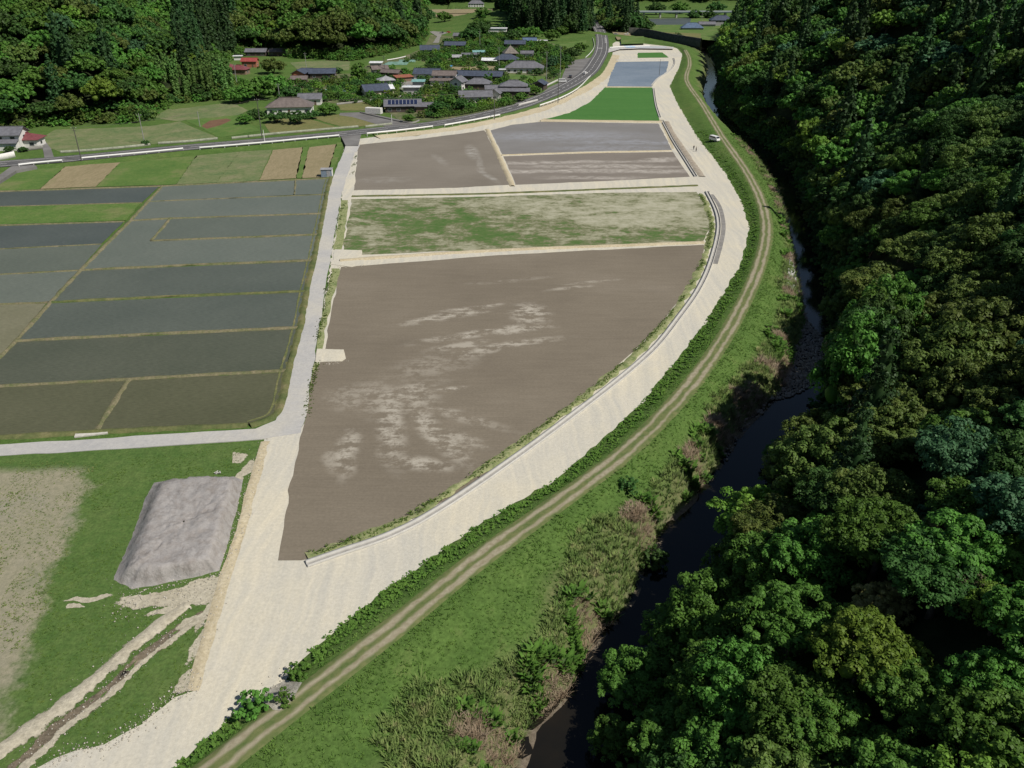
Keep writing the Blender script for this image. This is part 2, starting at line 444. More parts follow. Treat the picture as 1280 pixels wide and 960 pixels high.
M_FARMROAD = surf('worn_farm_road', [(.3, (.33,.33,.33)), (.5, (.42,.41,.39)), (.62, (.50,.47,.39))], [(.35, (.34,.34,.34)), (.7, (.46,.45,.42))], .06, .9, bmp=.15, grain=.08)
M_VERGE = surf('weedy_verge', [(.35, (.10,.15,.045)), (.5, (.22,.25,.10)), (.7, (.34,.33,.19))], [(.35, (.09,.15,.04)), (.65, (.36,.34,.2))], .35, 1.7, bmp=.6)
M_GRASS = surf('meadow_grass', [(.3, (.050,.105,.022)), (.5, (.075,.135,.032)), (.72, (.13,.165,.055))], [(.35, (.05,.10,.022)), (.65, (.11,.16,.045))], .06, .7, bmp=.6)
M_GRASS_S = surf('fresh_grass_strip', [(.35, (.055,.12,.024)), (.52, (.09,.155,.035)), (.68, (.19,.18,.085))], [(.35, (.06,.13,.025)), (.65, (.13,.18,.05))], .08, .6, bmp=.5)
M_TANF = surf('stubble_field', [(.35, (.20,.17,.09)), (.6, (.27,.22,.13)), (.75, (.15,.17,.06))], [(.35, (.17,.15,.08)), (.65, (.29,.24,.15))], .12, 1.0, sc=(1,.25,1), bmp=.4)
M_OLIVEF = surf('olive_field', [(.3, (.10,.13,.04)), (.55, (.17,.16,.06)), (.75, (.22,.18,.09))], [(.35, (.09,.12,.035)), (.65, (.2,.17,.08))], .07, .8, bmp=.4)
M_MIXF = surf('weedy_field', [(.35, (.085,.14,.05)), (.5, (.14,.17,.07)), (.68, (.24,.21,.13))], [(.35, (.07,.12,.04)), (.65, (.19,.20,.10))], .12, .7, bmp=.4)
M_REDSOIL = surf('red_soil', [(.3, (.13,.07,.045)), (.7, (.17,.10,.06))], None, .2, bmp=.4)
M_DRY = surf('dry_grass_field', [(.35, (.17,.19,.11)), (.5, (.25,.24,.16)), (.7, (.29,.26,.19))], [(.3, (.14,.15,.09)), (.7, (.31,.28,.2))], .10, 1.6, bmp=.6, grain=.3)
M_LIME = surf('rice_nursery_green', [(.3, (.040,.130,.026)), (.7, (.070,.175,.040))], [(.35, (.038,.125,.024)), (.65, (.078,.19,.044))], .06, 1.2, sc=(.3,1.6,1), bmp=.3, grain=.15)
M_BUND = surf('mud_bund', [(.38, (.09,.115,.04)), (.52, (.16,.145,.08)), (.7, (.23,.195,.13))], [(.35, (.09,.11,.045)), (.65, (.21,.175,.12))], .25, 1.6, bmp=.5)
M_BUNDG = surf('grassy_bund', [(.35, (.075,.10,.035)), (.55, (.13,.135,.055)), (.72, (.21,.18,.10))], None, .3, bmp=.5)
M_ASPH = surf('asphalt', [(.3, (.085,.085,.088)), (.7, (.125,.122,.12))], None, .15, bmp=.1, grain=.10, rough=.85)
M_ASPH2 = surf('old_asphalt', [(.3, (.12,.115,.11)), (.7, (.20,.195,.19))], None, .12, bmp=.1, grain=.10, rough=.88)
M_LINE = flat('road_paint', (.62,.62,.60), .7)
M_CONC = surf('concrete', [(.3, (.36,.35,.33)), (.7, (.50,.49,.46))], None, .5, bmp=.15, grain=.08)
M_CONCD = surf('weathered_concrete', [(.3, (.17,.165,.15)), (.7, (.28,.27,.25))], None, .4, bmp=.2, grain=.12)

BIG = [(.28, (.150,.127,.096)), (.55, (.178,.152,.115)), (.75, (.205,.177,.138))]
def field_material(name, stops, blobs, dry=(.37,.34,.285), rot=.2, streak=(.10, .9), wet=.0, amp=7, thr=(.45,.57), rough=.9, bm=.35):
    """bare tilled mud with pale dried patches (blobs in picture pixels -> metres on the ground)"""
    m, nt, b = mat_new(name)
    v = coords(nt, rot, (streak[0], streak[1], 1))
    c = ramp(nt, noise(nt, coords(nt), .035, 6, .6), stops)
    c = mix(nt, 1.0, c, ramp(nt, noise(nt, v, 1.1, 5, .65), [(.3, (.93,)*3), (.7, (1.07,)*3)]), 'MULTIPLY')
    wv = N(nt, 'ShaderNodeTexWave'); wv.inputs['Scale'].default_value = .55; wv.inputs['Distortion'].default_value = 3; wv.inputs['Detail'].default_value = 3; wv.inputs['Detail Scale'].default_value = .15
    nt.links.new(coords(nt, rot+1.35 if rot < 1 else rot-1.4), wv.inputs[0]); c = mix(nt, 1.0, c, ramp(nt, wv.outputs[1], [(0, (.982,)*3), (1, (1.014,)*3)]), 'MULTIPLY')
    c = mix(nt, 1.0, c, ramp(nt, noise(nt, coords(nt), 2.4, 3, .7), [(.3, (.90,)*3), (.7, (1.1,)*3)]), 'MULTIPLY')
    if blobs:
        w = warped(nt, amp, .12); acc = None
        for (px, py, rx, ry, ang, k) in blobs:
            cx, cy = G(px, py)
            e = math_(nt, 'MULTIPLY', ellipse_mask(nt, w, cx, cy, rx, ry, ang, .6), k)
            acc = e if acc is None else math_(nt, 'MAXIMUM', acc, e)
        st = noise(nt, coords(nt, rot+.35, (.10, .5, 1)), 1.3, 6, .7)
        st2 = noise(nt, coords(nt, rot-.9), .35, 6, .75)
        mk = math_(nt, 'MULTIPLY', acc, smap(nt, math_(nt, 'ADD', math_(nt, 'MULTIPLY', st, .40), math_(nt, 'MULTIPLY', st2, .60)), thr[0], thr[1]))
        c = mix(nt, mk, c, dry)
    nt.links.new(c, b.inputs['Base Color']); b.inputs['Roughness'].default_value = rough
    b.inputs['Specular IOR Level'].default_value = .25+wet
    bump(nt, b, noise(nt, v, 4, 5, .7), bm, .12)
    return m
M_FIELD_A = field_material('tilled_mud', BIG, [
    (555,396,8,1.3,.42,1.0),(600,416,11,1.4,.38,1.0),(632,432,10,1.2,.30,.9),(662,392,3.2,5.0,.1,1.0),(655,412,6,1.4,.3,1.0),(575,432,5,1.2,.4,.8),(590,385,6,.8,.3,.9),(600,440,8,1.0,.35,.7),
    (435,566,1.5,5.5,.1,1.0),(487,530,2.0,10,.2,1.0),(528,578,4.2,1.5,-.25,1.0),(546,540,1.7,9,.55,1.0),(512,500,4.5,4,.4,.75),(505,490,6,2,.5,.8),(575,520,8,1.2,-.5,.6),(570,545,5,1.4,-.6,.8),(420,575,1.5,3,.1,.6),(437,497,3,4,.2,.5),
    (545,455,8,4,.6,.42),(567,487,2,.6,.2,1.0),(715,360,5,.8,.3,.7),(745,352,6,.6,.25,.6),(640,350,9,1.0,.25,.35),(470,500,3,6,.3,.6)], rot=.25, amp=3.2)
M_FIELD_C = field_material('harrowed_mud', [(.3, (.165,.145,.118)), (.7, (.205,.183,.152))], [(590,190,2.0,10,.12,1.0),(600,205,1,12,.1,.8),(550,200,1.5,8,.3,.5),(480,225,8,4,.2,.4),(610,220,1.2,9,.35,.9)], rot=1.35, dry=(.31,.295,.265), thr=(.40,.6), amp=2)
M_FIELD_D = field_material('smooth_mud', [(.3, (.170,.145,.118)), (.7, (.215,.188,.158))], [(700,203,30,2.2,.05,.9),(760,208,25,2.5,0,.9),(820,200,8,3,.3,1.0),(690,214,26,2.6,.05,1.0),(800,214,18,2.6,0,.9),(740,222,14,2,0,.8)], rot=.05, dry=(.42,.385,.34), thr=(.36,.6), wet=.2, rough=.6)
M_FIELD_D1 = field_material('wet_mud', [(.3, (.185,.168,.148)), (.7, (.235,.22,.205))], [(700,170,30,9,.05,.9),(790,178,25,4,0,.9),(760,185,22,4,0,.7)], rot=.05, dry=(.30,.30,.315), thr=(.36,.6), wet=.3, rough=.4)
def field_b():
    m, nt, b = mat_new('half_green_field')
    v = coords(nt, .25, (.22, .42, 1)); w = coords(nt)
    n1 = noise(nt, v, .9, 7, .68); n2 = noise(nt, w, .10, 6, .65, .6); n3 = noise(nt, w, .9, 5, .7)
    s = math_(nt, 'ADD', math_(nt, 'MULTIPLY', n1, .35), math_(nt, 'ADD', math_(nt, 'MULTIPLY', n2, .42), math_(nt, 'MULTIPLY', n3, .23)))
    cx, cy = G(800, 262); cgx, cgy = G(600, 275)
    e = ellipse_mask(nt, warped(nt, 12, .06), cx, cy, 42, 17, 0, .6)
    g = ellipse_mask(nt, warped(nt, 14, .06), cgx, cgy, 18, 10, 0, .7)
    s = math_(nt, 'ADD', s, math_(nt, 'SUBTRACT', math_(nt, 'MULTIPLY', e, .075), math_(nt, 'MULTIPLY', g, .05)))
    c = ramp(nt, s, [(.38, (.055,.120,.028)), (.46, (.090,.140,.045)), (.50, (.15,.155,.085)), (.545, (.25,.25,.165)), (.64, (.37,.36,.27))])
    nt.links.new(c, b.inputs['Base Color']); b.inputs['Roughness'].default_value = .92; b.inputs['Specular IOR Level'].default_value = .15
    bump(nt, b, n3, .4, .15); return m
M_FIELD_B = field_b()
def water_material(name, c1, c2, rough=.12, seed=0.0, strength=.06, bs=4.0, spec=.5, rows=None):
    """shallow flooded paddy: muddy bottom and young rice under a thin skin of water"""
    m, nt, b = mat_new(name)
    v = coords(nt, loc=(seed*3.1, seed*7.7, 0))
    c = ramp(nt, noise(nt, v, .05, 6, .6), [(.3, c1), (.7, c2)])
    f = noise(nt, coords(nt, .06, (.6, 2.6, 1)), 1.6, 4, .7)
    c = mix(nt, 1.0, c, ramp(nt, f, [(.32, (.80,)*3), (.68, (1.22,)*3)]), 'MULTIPLY')
    if rows: c = mix(nt, smap(nt, noise(nt, coords(nt, .06, (1, 4, 1)), 2.0, 3, .8), .5, .72, 0, rows), c, (.10,.15,.06))
    nt.links.new(c, b.inputs['Base Color']); b.inputs['Roughness'].default_value = rough
    b.inputs['Specular IOR Level'].default_value = spec; b.inputs['IOR'].default_value = 1.33
    bump(nt, b, noise(nt, coords(nt), bs, 4, .6), strength, .05)
    return m
M_PADS = [water_material('flooded_paddy_%s' % 'abcdefg'[k], c1, c2, .35, k, rows=.25, spec=.28) for k, (c1, c2) in enumerate([
    ((.098,.112,.092),(.120,.134,.110)), ((.078,.090,.076),(.098,.110,.092)), ((.112,.128,.108),(.136,.150,.126)),
    ((.070,.078,.056),(.090,.096,.070)), ((.066,.078,.074),(.086,.098,.092)), ((.078,.080,.046),(.100,.100,.060)), ((.15,.145,.09),(.19,.18,.12))])]
M_PADBLUE = water_material('sky_tinted_paddy', (.17,.21,.27), (.25,.29,.35), .25, 9, spec=.6, rows=.5)  # blue of the reflected sky is put into the base colour

# broad sandy works ground: gravel road sweeping round the fields, with its margins
grav = sheet('gravel_road', [(435,172),(520,170),(600,153),(650,137),(700,120),(733,98),(752,77),(757,60),(770,52),(800,54),(845,59),(853,68),(849,84),(837,108),(847,130),(871,170),(906,215),(926,250),(937,285),(926,330),(881,405),(801,505),(701,595),(601,655),(470,746),(385,816),(356,851),(330,872),(294,888),(265,920),(215,961),(150,1012),(40,1060),(-60,1010),
    (50,960),(94,938),(134,931),(175,907),(219,870),(240,862),(247,830),(263,780),(299,665),(328,555),(330,548),(376,540),(392,480),(413,330),(428,240)], 0.0, M_SAND, rag=.35, step=1.2, rs=1.6)
# gravel ramp up to the dike track
def drape(name, pts, mat, step=1.0, lift=.05, zp=0.0, rag=.3, kind='structure'):
    """polygon cut from a fine grid and laid on the land"""
    W = GA(pts, zp); W = jitter(densify(W, 1.5), rag, 2.0, 5)
    bm = bmesh.new(); vs = [Vector((p[0], p[1], 0)) for p in W]
    bv = [bm.verts.new(v) for v in vs]
    for t in tessellate_polygon([vs]):
        try: bm.faces.new([bv[k] for k in t])
        except ValueError: pass
    for axis_, lo, hi in ((0, W[:,0].min(), W[:,0].max()), (1, W[:,1].min(), W[:,1].max())):
        c = math.floor(lo)
        while c < hi:
            no = Vector((1,0,0)) if axis_ == 0 else Vector((0,1,0))
            bmesh.ops.bisect_plane(bm, geom=bm.verts[:]+bm.edges[:]+bm.faces[:], plane_co=no*c, plane_no=no)
            c += step
    V = np.array([v.co[:2] for v in bm.verts]); Z = terrain(V)
    for v, z in zip(bm.verts, Z): v.co.z = z+lift
    bmesh.ops.recalc_face_normals(bm, faces=bm.faces[:])
    if sum(f.normal.z for f in bm.faces) < 0: bmesh.ops.reverse_faces(bm, faces=bm.faces[:])
    me = bpy.data.meshes.new(name); bm.to_mesh(me); bm.free(); me.materials.append(mat)
    for p in me.polygons: p.use_smooth = True
    o = bpy.data.objects.new(name, me); COL.objects.link(o); o['kind'] = kind; return o
drape('gravel_ramp', [(318,876),(358,846),(385,856),(350,896),(338,896)], surf('ramp_gravel', [(.3, (.27,.255,.215)), (.55, (.38,.36,.31)), (.75, (.30,.28,.22))], [(.35, (.2,.19,.14)), (.6, (.42,.4,.35))], .5, 2.2, bmp=.7, grain=.25), lift=.10, zp=.4, rag=.5)

# fields inside the sweep
FA = [(427,334),(640,318),(880,306),(877,328),(863,358),(836,393),(800,431),(760,468),(700,519),(620,584),(560,624),(490,661),(400,694),(378,700),(348,702),(362,612),(380,532),(392,470),(405,440),(415,385)]
FB = [(440,249),(600,246),(760,241),(870,240),(884,262),(888,283),(880,301),(660,310),(440,319),(427,320)]
sheet('tilled_field', FA, .035, M_FIELD_A, rag=.25, step=1.5)
sheet('half_green_field', FB, .035, M_FIELD_B, rag=.3, step=1.5)
sheet('harrowed_field', [(448,181),(530,173),(606,163),(639,231),(560,235),(443,238)], .035, M_FIELD_C, rag=.3, step=2)
sheet('wet_field', [(613,163),(640,156),(678,152),(823,154.5),(840,187.5),(740,189),(628,193)], .035, M_FIELD_D1, rag=.2, step=3)
sheet('smooth_field', [(629,195.5),(740,191.5),(841,190),(862,221),(760,226),(645,231)], .035, M_FIELD_D, rag=.2, step=3)
sheet('rice_nursery_field', [(682,149),(712,141),(737,128),(756,109.5),(815.5,109.5),(824,151)], .05, M_LIME, rag=.3, step=2)
sheet('sky_tinted_paddy', [(759,108.3),(768,77.5),(836,76.5),(833,90),(820,100),(814.5,108.5)], .05, M_PADBLUE, rag=.3, step=3)
sheet('small_green_plot', [(797,66),(828,65.6),(836,72),(797,72.4)], .045, M_LIME, rag=.4, step=4)
sheet('earth_bench', [(672,152),(826,153),(840,186),(843,186),(829,149.5),(680,148)], .02, M_SAND2, rag=.3)
for nm, L, w, h, m in [
    ('field_bund', [(609,162),(641,233)], .9, .35, M_SAND2), ('field_bund', [(627,194.2),(700,192),(840,188.8)], .45, .3, M_SAND2),
    ('field_bund', [(425,326),(540,318),(660,311.5),(880,303.5)], .8, .35, M_SAND2), ('field_bund', [(757,109),(814,109.4)], .7, .4, M_SAND2),
    ('field_bund', [(676,151.2),(760,152),(828,153)], 1.3, .45, M_SAND2), ('field_bund', [(770,75.5),(834,75.2)], .8, .5, M_CONC),
    ('field_bund', [(440,245.5),(600,242.5),(760,236.5),(872,232)], .7, .25, M_BUNDG)]:
    loft(nm, catmull(GA(L), 5), [(-w,0),(-w*.45,h),(w*.45,h),(w,0)], m, 1.2, wob=.18, smooth=True)
# narrow strip of weeds and sand between the farm road and the fields
sheet('verge_strip', [(427,250),(436,250),(428,312),(417,312)], .02, M_VERGE, rag=.3)
sheet('verge_strip', [(415,336),(426,336),(412,390),(402,437),(395,437),(400,410)], .02, M_VERGE, rag=.3)
sheet('verge_strip', [(393,455),(403,455),(391,500),(386,530),(381,530),(386,490)], .02, M_VERGE, rag=.3)
sheet('access_pad', [(397,436),(431,437),(433,449),(428,452),(394,453)], .09, M_SAND, rag=.2, thick=.09, step=1.5)
sheet('access_pad', [(419,312),(452,313),(457,331),(440,334),(414,331)], .09, M_SAND, rag=.35, thick=.09, step=1.5)

# bottom left meadow, dry field, spoil
def dry_border(nt, c):
    a, b = G(118, 577), G(20, 845); dx, dy = b[0]-a[0], b[1]-a[1]; l = math.hypot(dx, dy); nx_, ny_ = dy/l, -dx/l
    tc = N(nt, 'ShaderNodeTexCoord'); sp = N(nt, 'ShaderNodeSeparateXYZ'); nt.links.new(tc.outputs['Object'], sp.inputs[0])
    d = math_(nt, 'ADD', math_(nt, 'MULTIPLY', sp.outputs[0], nx_), math_(nt, 'ADD', math_(nt, 'MULTIPLY', sp.outputs[1], ny_), -(a[0]*nx_+a[1]*ny_)))
    v = coords(nt); n1 = noise(nt, v, .18, 5, .65); n2 = noise(nt, v, 1.3, 4, .7); n3 = noise(nt, v, .08, 4, .6)
    k = math_(nt, 'ADD', d, math_(nt, 'MULTIPLY', math_(nt, 'SUBTRACT', n1, .5), 9))
    k = math_(nt, 'ADD', k, math_(nt, 'MULTIPLY', math_(nt, 'SUBTRACT', n2, .5), 3))
    y = math_(nt, 'ADD', sp.outputs[1], math_(nt, 'MULTIPLY', n1, 3))
    top = smap(nt, y, G(0, 590)[1]+1, G(0, 577)[1]+1)
    dry = mix(nt, .5, ramp(nt, n3, [(.35, (.19,.20,.125)), (.5, (.27,.25,.17)), (.65, (.25,.24,.19))]), ramp(nt, n2, [(.3, (.15,.155,.10)), (.7, (.33,.30,.22))]))
    return mix(nt, math_(nt, 'MULTIPLY', smap(nt, k, DRYSIGN*-1.2, DRYSIGN*1.6), math_(nt, 'SUBTRACT', 1.0, top)), c, dry)
DRYSIGN = 1.0
M_MEADOW = surf('meadow_and_fallow', [(.3, (.050,.105,.022)), (.5, (.075,.135,.032)), (.72, (.13,.165,.055))], [(.35, (.05,.10,.022)), (.65, (.11,.16,.045))], .06, .7, bmp=.6, extra=dry_border, grain=.25)
sheet('meadow', [(-260,566),(0,568),(160,560),(326,553),(299,664),(262,780),(246,830),(240,860),(219,868),(175,905),(134,930),(94,937),(50,962),(-60,1010),(-260,1060)], -.05, M_MEADOW, rag=.3)
M_SPOIL = surf('sandy_spoil', [(.3, (.31,.28,.20)), (.6, (.45,.42,.33)), (.75, (.38,.35,.28))], [(.3, (.30,.27,.2)), (.7, (.5,.46,.37))], .3, 1.8, bmp=.7, grain=.2)
sheet('spoil_patch', [(60,720),(150,715),(285,705),(292,540),(320,540),(322,600),(300,700),(262,810),(236,862),(215,872),(190,850),(225,800),(170,790),(60,790)], -.02,
      ragged(M_SPOIL, 1, s=.9, amp=1.35, masks=[(195,748,4.2,1.1,.15),(228,744,3.4,1.3,.2),(258,738,2.2,2.2,0),(215,760,2.4,.7,.5),(240,775,1.6,.5,.9),(288,573,2.2,1.5,0),(108,749,2.4,.35,.1),(95,757,1.1,.25,.1),(306,590,.7,3.2,-.1),(262,760,.7,3,-.15),(250,800,.8,3,-.15),(238,845,.9,2,-.3)]), step=2)
loft('spoil_bank', catmull(GA([(-60,985),(0,938),(60,900),(109,858),(150,822),(178,798),(205,778),(235,757)]), 5), [(-1.3,-.03),(-.6,.26),(.2,.32),(1.2,-.03)], ragged(M_SPOIL, 1.2, s=1.3, cut=.62, amp=1.1), .6, wob=.38, smooth=True)
M_DITCH = surf('ditch_mud', [(.35, (.10,.085,.06)), (.6, (.17,.14,.10)), (.75, (.30,.27,.2))], [(.35, (.09,.075,.05)), (.7, (.24,.2,.15))], .5, 2.4, bmp=.7)
loft('drain_ditch', catmull(GA([(-20,1000),(19,960),(70,913),(125,872),(169,829),(219,790),(256,766)]), 5), [(-.85,-.01),(-.35,-.03),(-.1,-.04),(.3,-.035),(.7,-.01)], ragged(M_DITCH, .85, s=1.6, cut=.72, amp=.7), .4, wob=.25)
loft('ditch_lip', catmull(GA([(-6,992),(34,955),(82,912),(137,868),(180,826),(229,788),(258,770)]), 5), [(-.7,-.03),(-.1,.10),(.6,-.03)], ragged(M_SPOIL, .65, s=1.8, cut=.45, amp=1.4), .4, wob=.25)
loft('road_shoulder', catmull(GA([(330,552),(313,612),(299,665),(278,727),(263,780),(250,822),(243,852),(239,864)]), 5), [(-1.1,-.03),(-.6,.02),(-.3,.05),(-.1,.09),(.25,.04),(.5,.012)], ragged(M_SAND2, 1.0, s=1.4, cut=.8, mid=-.2, amp=1.0), .6, wob=.12)

# old farm road and the lane across
sheet('farm_road', [(433,180),(447,180),(427,242),(412,330),(396,430),(385,500),(377,541),(325,549),(160,560),(0,570),(-280,590),(-280,572),(0,556),(320,536),(345,525),(356,500),(374,420),(391,330),(409,240)], .03, M_FARMROAD, rag=.2, step=1.5, thick=.15)
M_LIGHTCONC = flat('bleached_concrete', (.50,.48,.43), .8)
tag(sheet('culvert_slab', [(93,547),(95,541),(134,538),(135,542)], .12, M_LIGHTCONC, thick=.2), kind='structure')

# ------------------------------------------------------------------ left paddies
def ext(a, b, x):    # extend the line a-b to picture column x
    t = (x-a[0])/(b[0]-a[0]); return (x, a[1]+(b[1]-a[1])*t)
DG = [(-60,500),(0,446),(21,425),(62,379),(101,337.5),(161.5,277),(203,232.6)]
X0 = -240
pads = [
 ('r', [(203,233),(369,224.5),(367,243.5),(186,251.5)], 2), ('r', [(370,224.5),(412,222.5),(406,242),(368,243.5)], 2),
 ('r', [(186,252),(406,243),(402,267),(213,273),(165,276)], 2), ('r', [(213,273),(402,267.5),(399,293),(189,301)], 0),
 ('r', [(165,276),(212,274),(188,301.5),(399,294),(390,325),(101,337.5)], 2), ('r', [(101,338.5),(390,326.5),(382,363),(64,377)], 1),
 ('r', [(62,379),(381,365),(373,408),(21,425)], 1), ('r', [(20,427),(373,411),(358,462),(162,473),(0,481),(-60,484),(0,446)], 3),
 ('r', [(163,475),(357,465),(345,515),(334,526),(309,531),(200,537),(123,539)], 5), ('r', [(-240,496),(0,483.5),(161,475),(121,538),(0,546),(-240,562)], 5),
 ('l', [(-240,249),(0,240),(199,233),(177,253),(0,258),(-240,267)], 4), ('l', [(-240,292),(0,282.5),(154,277.5),(127,304.5),(0,310.5),(-240,320)], 4),  # greenish dark reflection of the trees is put into this paddy tone
 ('l', [(-240,321),(0,311.5),(127,305.5),(99,337.5),(0,342.5),(-240,352)], 0), ('l', [(-240,353),(0,343.5),(98,338.5),(60,378),(0,379.5),(-240,386)], 2),
 ('l', [(-240,388),(0,381),(58,379),(20,424),(0,445),(-60,500),(-240,540)], 6)]
for k, (s, pts, mi) in enumerate(pads):
    sheet('flooded_paddy', pts, -.02-.0005*k, M_PADS[mi], rag=.12, step=3)
sheet('grass_strip_field', [(-240,268),(0,259),(176,254.5),(158,275.5),(0,281),(-240,290)], .12, M_GRASS_S, rag=.3, thick=.3)
bunds = [(DG, .6, .3, M_BUND), ([(203,232.6),(412,223)], .5, .28, M_BUND), ([(186,251.8),(406,243)], .30, .18, M_BUND),
 ([(165,275.6),(213,273),(402,267)], .5, .26, M_BUND), ([(213,273),(189,301),(399,293)], .5, .28, M_BUND), ([(103,337.5),(240,331),(390,325.5)], .55, .3, M_BUND),
 ([(64,377.5),(220,370),(382,364)], .5, .28, M_BUNDG), ([(21,426),(200,417),(373,409.5)], .6, .3, M_BUND), ([(-240,495),(0,482.6),(161.6,474),(260,468),(357.5,463)], .5, .26, M_BUND),
 ([(161.6,474),(140,506),(121,538)], .6, .25, M_BUND), ([(369.5,224),(368,243.5)], .35, .2, M_BUND),
 ([(-240,562),(0,546.5),(130,539),(250,534),(310,531)], .8, .3, M_BUNDG), ([(-240,249),(0,239.5),(203,232.7)], .45, .3, M_BUND), ([(-240,320.5),(0,311),(127,305)], .22, .14, M_BUND),
 ([(-240,352.5),(0,343),(99,338)], .35, .2, M_BUND), ([(-240,387),(0,380),(60,378)], .4, .2, M_BUND), ([(-240,267.5),(0,258.4),(178,253.5)], .3, .22, M_BUND), ([(-240,291),(0,281.7),(156,277)], .35, .22, M_BUND)]
for L, w, h, m in bunds:
    loft('paddy_bund', GA(L) if len(L) < 3 else catmull(GA(L), 1), [(-w*.85,-.1),(-w*.4,h*.8),(w*.4,h*.8),(w*.85,-.1)], m, .8, wob=.22, smooth=True)
loft('roadside_bank', catmull(GA([(413,221),(408,240),(403,267),(391,325),(382,364),(374,409),(359,463),(350,505),(340,521),(312,531)]), 4), [(-1.0,-.1),(-.5,.3),(.1,.3),(.45,-.02),(.9,-.04),(1.3,.05)], M_BUNDG, 1.0, wob=.15, smooth=True)
# strips above the paddies
for nm, pts, m in [('grass_field', [(-240,222),(20,210),(83,207),(50,236.5),(0,238.5),(-240,248)], M_GRASS_S), ('stubble_field', [(83,207),(150,203),(120,233.5),(50,236)], M_TANF),
    ('grass_field', [(150,203),(246,194.5),(220,230.5),(120,233.5)], M_GRASS_S), ('weedy_field', [(246,194.5),(300,189.5),(270,228.5),(220,230.5)], M_MIXF),
    ('grass_field', [(300,189.5),(341,187),(323,226),(270,228.5)], M_MIXF), ('stubble_field', [(342,187.5),(379,184),(371,222.5),(324,225.5)], M_TANF),
    ('stubble_field', [(386,184),(421,180),(408,221.5),(377,222.5)], M_TANF), ('grass_strip', [(378,184),(386,183.5),(378,222.8),(370,223)], M_GRASS_S),
    ('grass_strip', [(421,178),(431,177),(413,222),(407,222)], M_GRASS_S)]:
    sheet(nm, pts, .02, m, rag=.35, step=2)

# ------------------------------------------------------------------ main road
RL, _ = resample(ROAD_l, 3.0)
RZ = .90
def road_z(L): return np.full(len(L), RZ)
M_ROAD = M_ASPH
loft('main_road', RL, [(-5.4,0),(5.0,0)], M_ROAD, 3.0, zfun=road_z)
def stripe(o, w, a, b, dash=None, z=.012):
    """painted line at offset o from the road axis between two distances, dashed or solid"""
    L, s = resample(ROAD_l, .8 if dash else 2.0); parts = []; V = []; Fc = []
    A = offset_line(L, o-w/2); B = offset_line(L, o+w/2)
    for k in range(len(L)-1):
        if s[k] < a or s[k] > b: continue
        if dash and (s[k] % (dash[0]+dash[1])) > dash[0]: continue
        n = len(V); V += [(*A[k], RZ+z), (*B[k], RZ+z), (*B[k+1], RZ+z), (*A[k+1], RZ+z)]; Fc.append((n, n+1, n+2, n+3))
    o_ = link_mesh('road_marking', V, Fc, M_LINE); o_['kind'] = 'structure'
stripe(-3.5, .22, 0, 2000); stripe(3.3, .22, 0, 2000); stripe(-.1, .24, 0, 2000, (4.5, 4.5))
SR = np.concatenate([[0], np.cumsum(np.hypot(*np.diff(ROAD_l, axis=0).T))])
def road_s(px, py):
    p = np.array(G(px, py, RZ)); k = np.argmin(((ROAD_l-p)**2).sum(1)); return SR[k]
def road_pt(s, o):
    L = offset_line(ROAD_l, o); return float(np.interp(s, SR, L[:,0])), float(np.interp(s, SR, L[:,1]))
# junction stop lines and hatch near the bridge turn
stripe(-1.6, 3.4, road_s(752,60), road_s(752,60)+1.2)
for k in range(7): stripe(2.5, 1.2, road_s(753,54)+k*7, road_s(753,54)+k*7+1.2)
# earth slope between the main road and the new fields
sL = ROAD_l[SR > road_s(447,165)]
sl = sL[:np.argmin(((sL-np.array(G(748,66)))**2).sum(1))]
sl = offset_line(sl, 5.2)
ee, _s = resample(sl, 3.0)
loft('road_verge_grass', ee, [(0,-.02+RZ),(1.2,RZ-.05),(3.0,.45)], M_GRASS, 3.0, wob=.2, smooth=True)
loft('earth_slope', ee, [(2.6,.5),(4.0,.38),(7.0,.12),(8.5,-.03)], M_SAND2, 3.0, wob=.5, smooth=True)
# side road crossing, parking area, bridge spur
sheet('parking_area', [(672,121),(686,109),(700,103),(705,90),(712,76),(738,72),(745,76),(736,88),(722,99),(698,111.5)], RZ-.012, M_ASPH2, zp=RZ)
sheet('side_road', [(425,168),(452,166),(448,182),(432,182)], RZ-.02, M_ASPH2, zp=RZ)
def slope_piece(name, a, b, c, d, z0, z1, mat):
    A, B = G(*a, z0), G(*b, z0); C, D = G(*c, z1), G(*d, z1)
    o = link_mesh(name, [(*A, z0), (*B, z0), (*C, z1), (*D, z1)], [(0,1,2,3)], mat); o['kind'] = 'structure'
slope_piece('side_road_ramp', (432,181),(450,181),(446,190),(430,190), RZ-.02, .04, M_FARMROAD)
sheet('lane', [(-240,262),(-60,240),(0,218),(14,208),(40,204),(46,208),(20,213),(0,226),(-60,250),(-240,275)], .90, M_ASPH2, zp=.9, thick=.9)
sheet('lane', [(56,200),(54,188),(50,178),(58,178),(64,186),(68,198)], .88, M_ASPH2, zp=.9)
sheet('lane', [(425,141),(455,140),(515,153),(520,158),(500,162),(470,155),(440,146),(424,144)], .86, M_ASPH2, zp=.88)
sheet('bridge_road', [(757,61),(775,58.5),(800,57.5),(842,58.5),(842,61),(800,60.5),(775,61.5),(759,66)], .86, M_CONC, zp=.9)

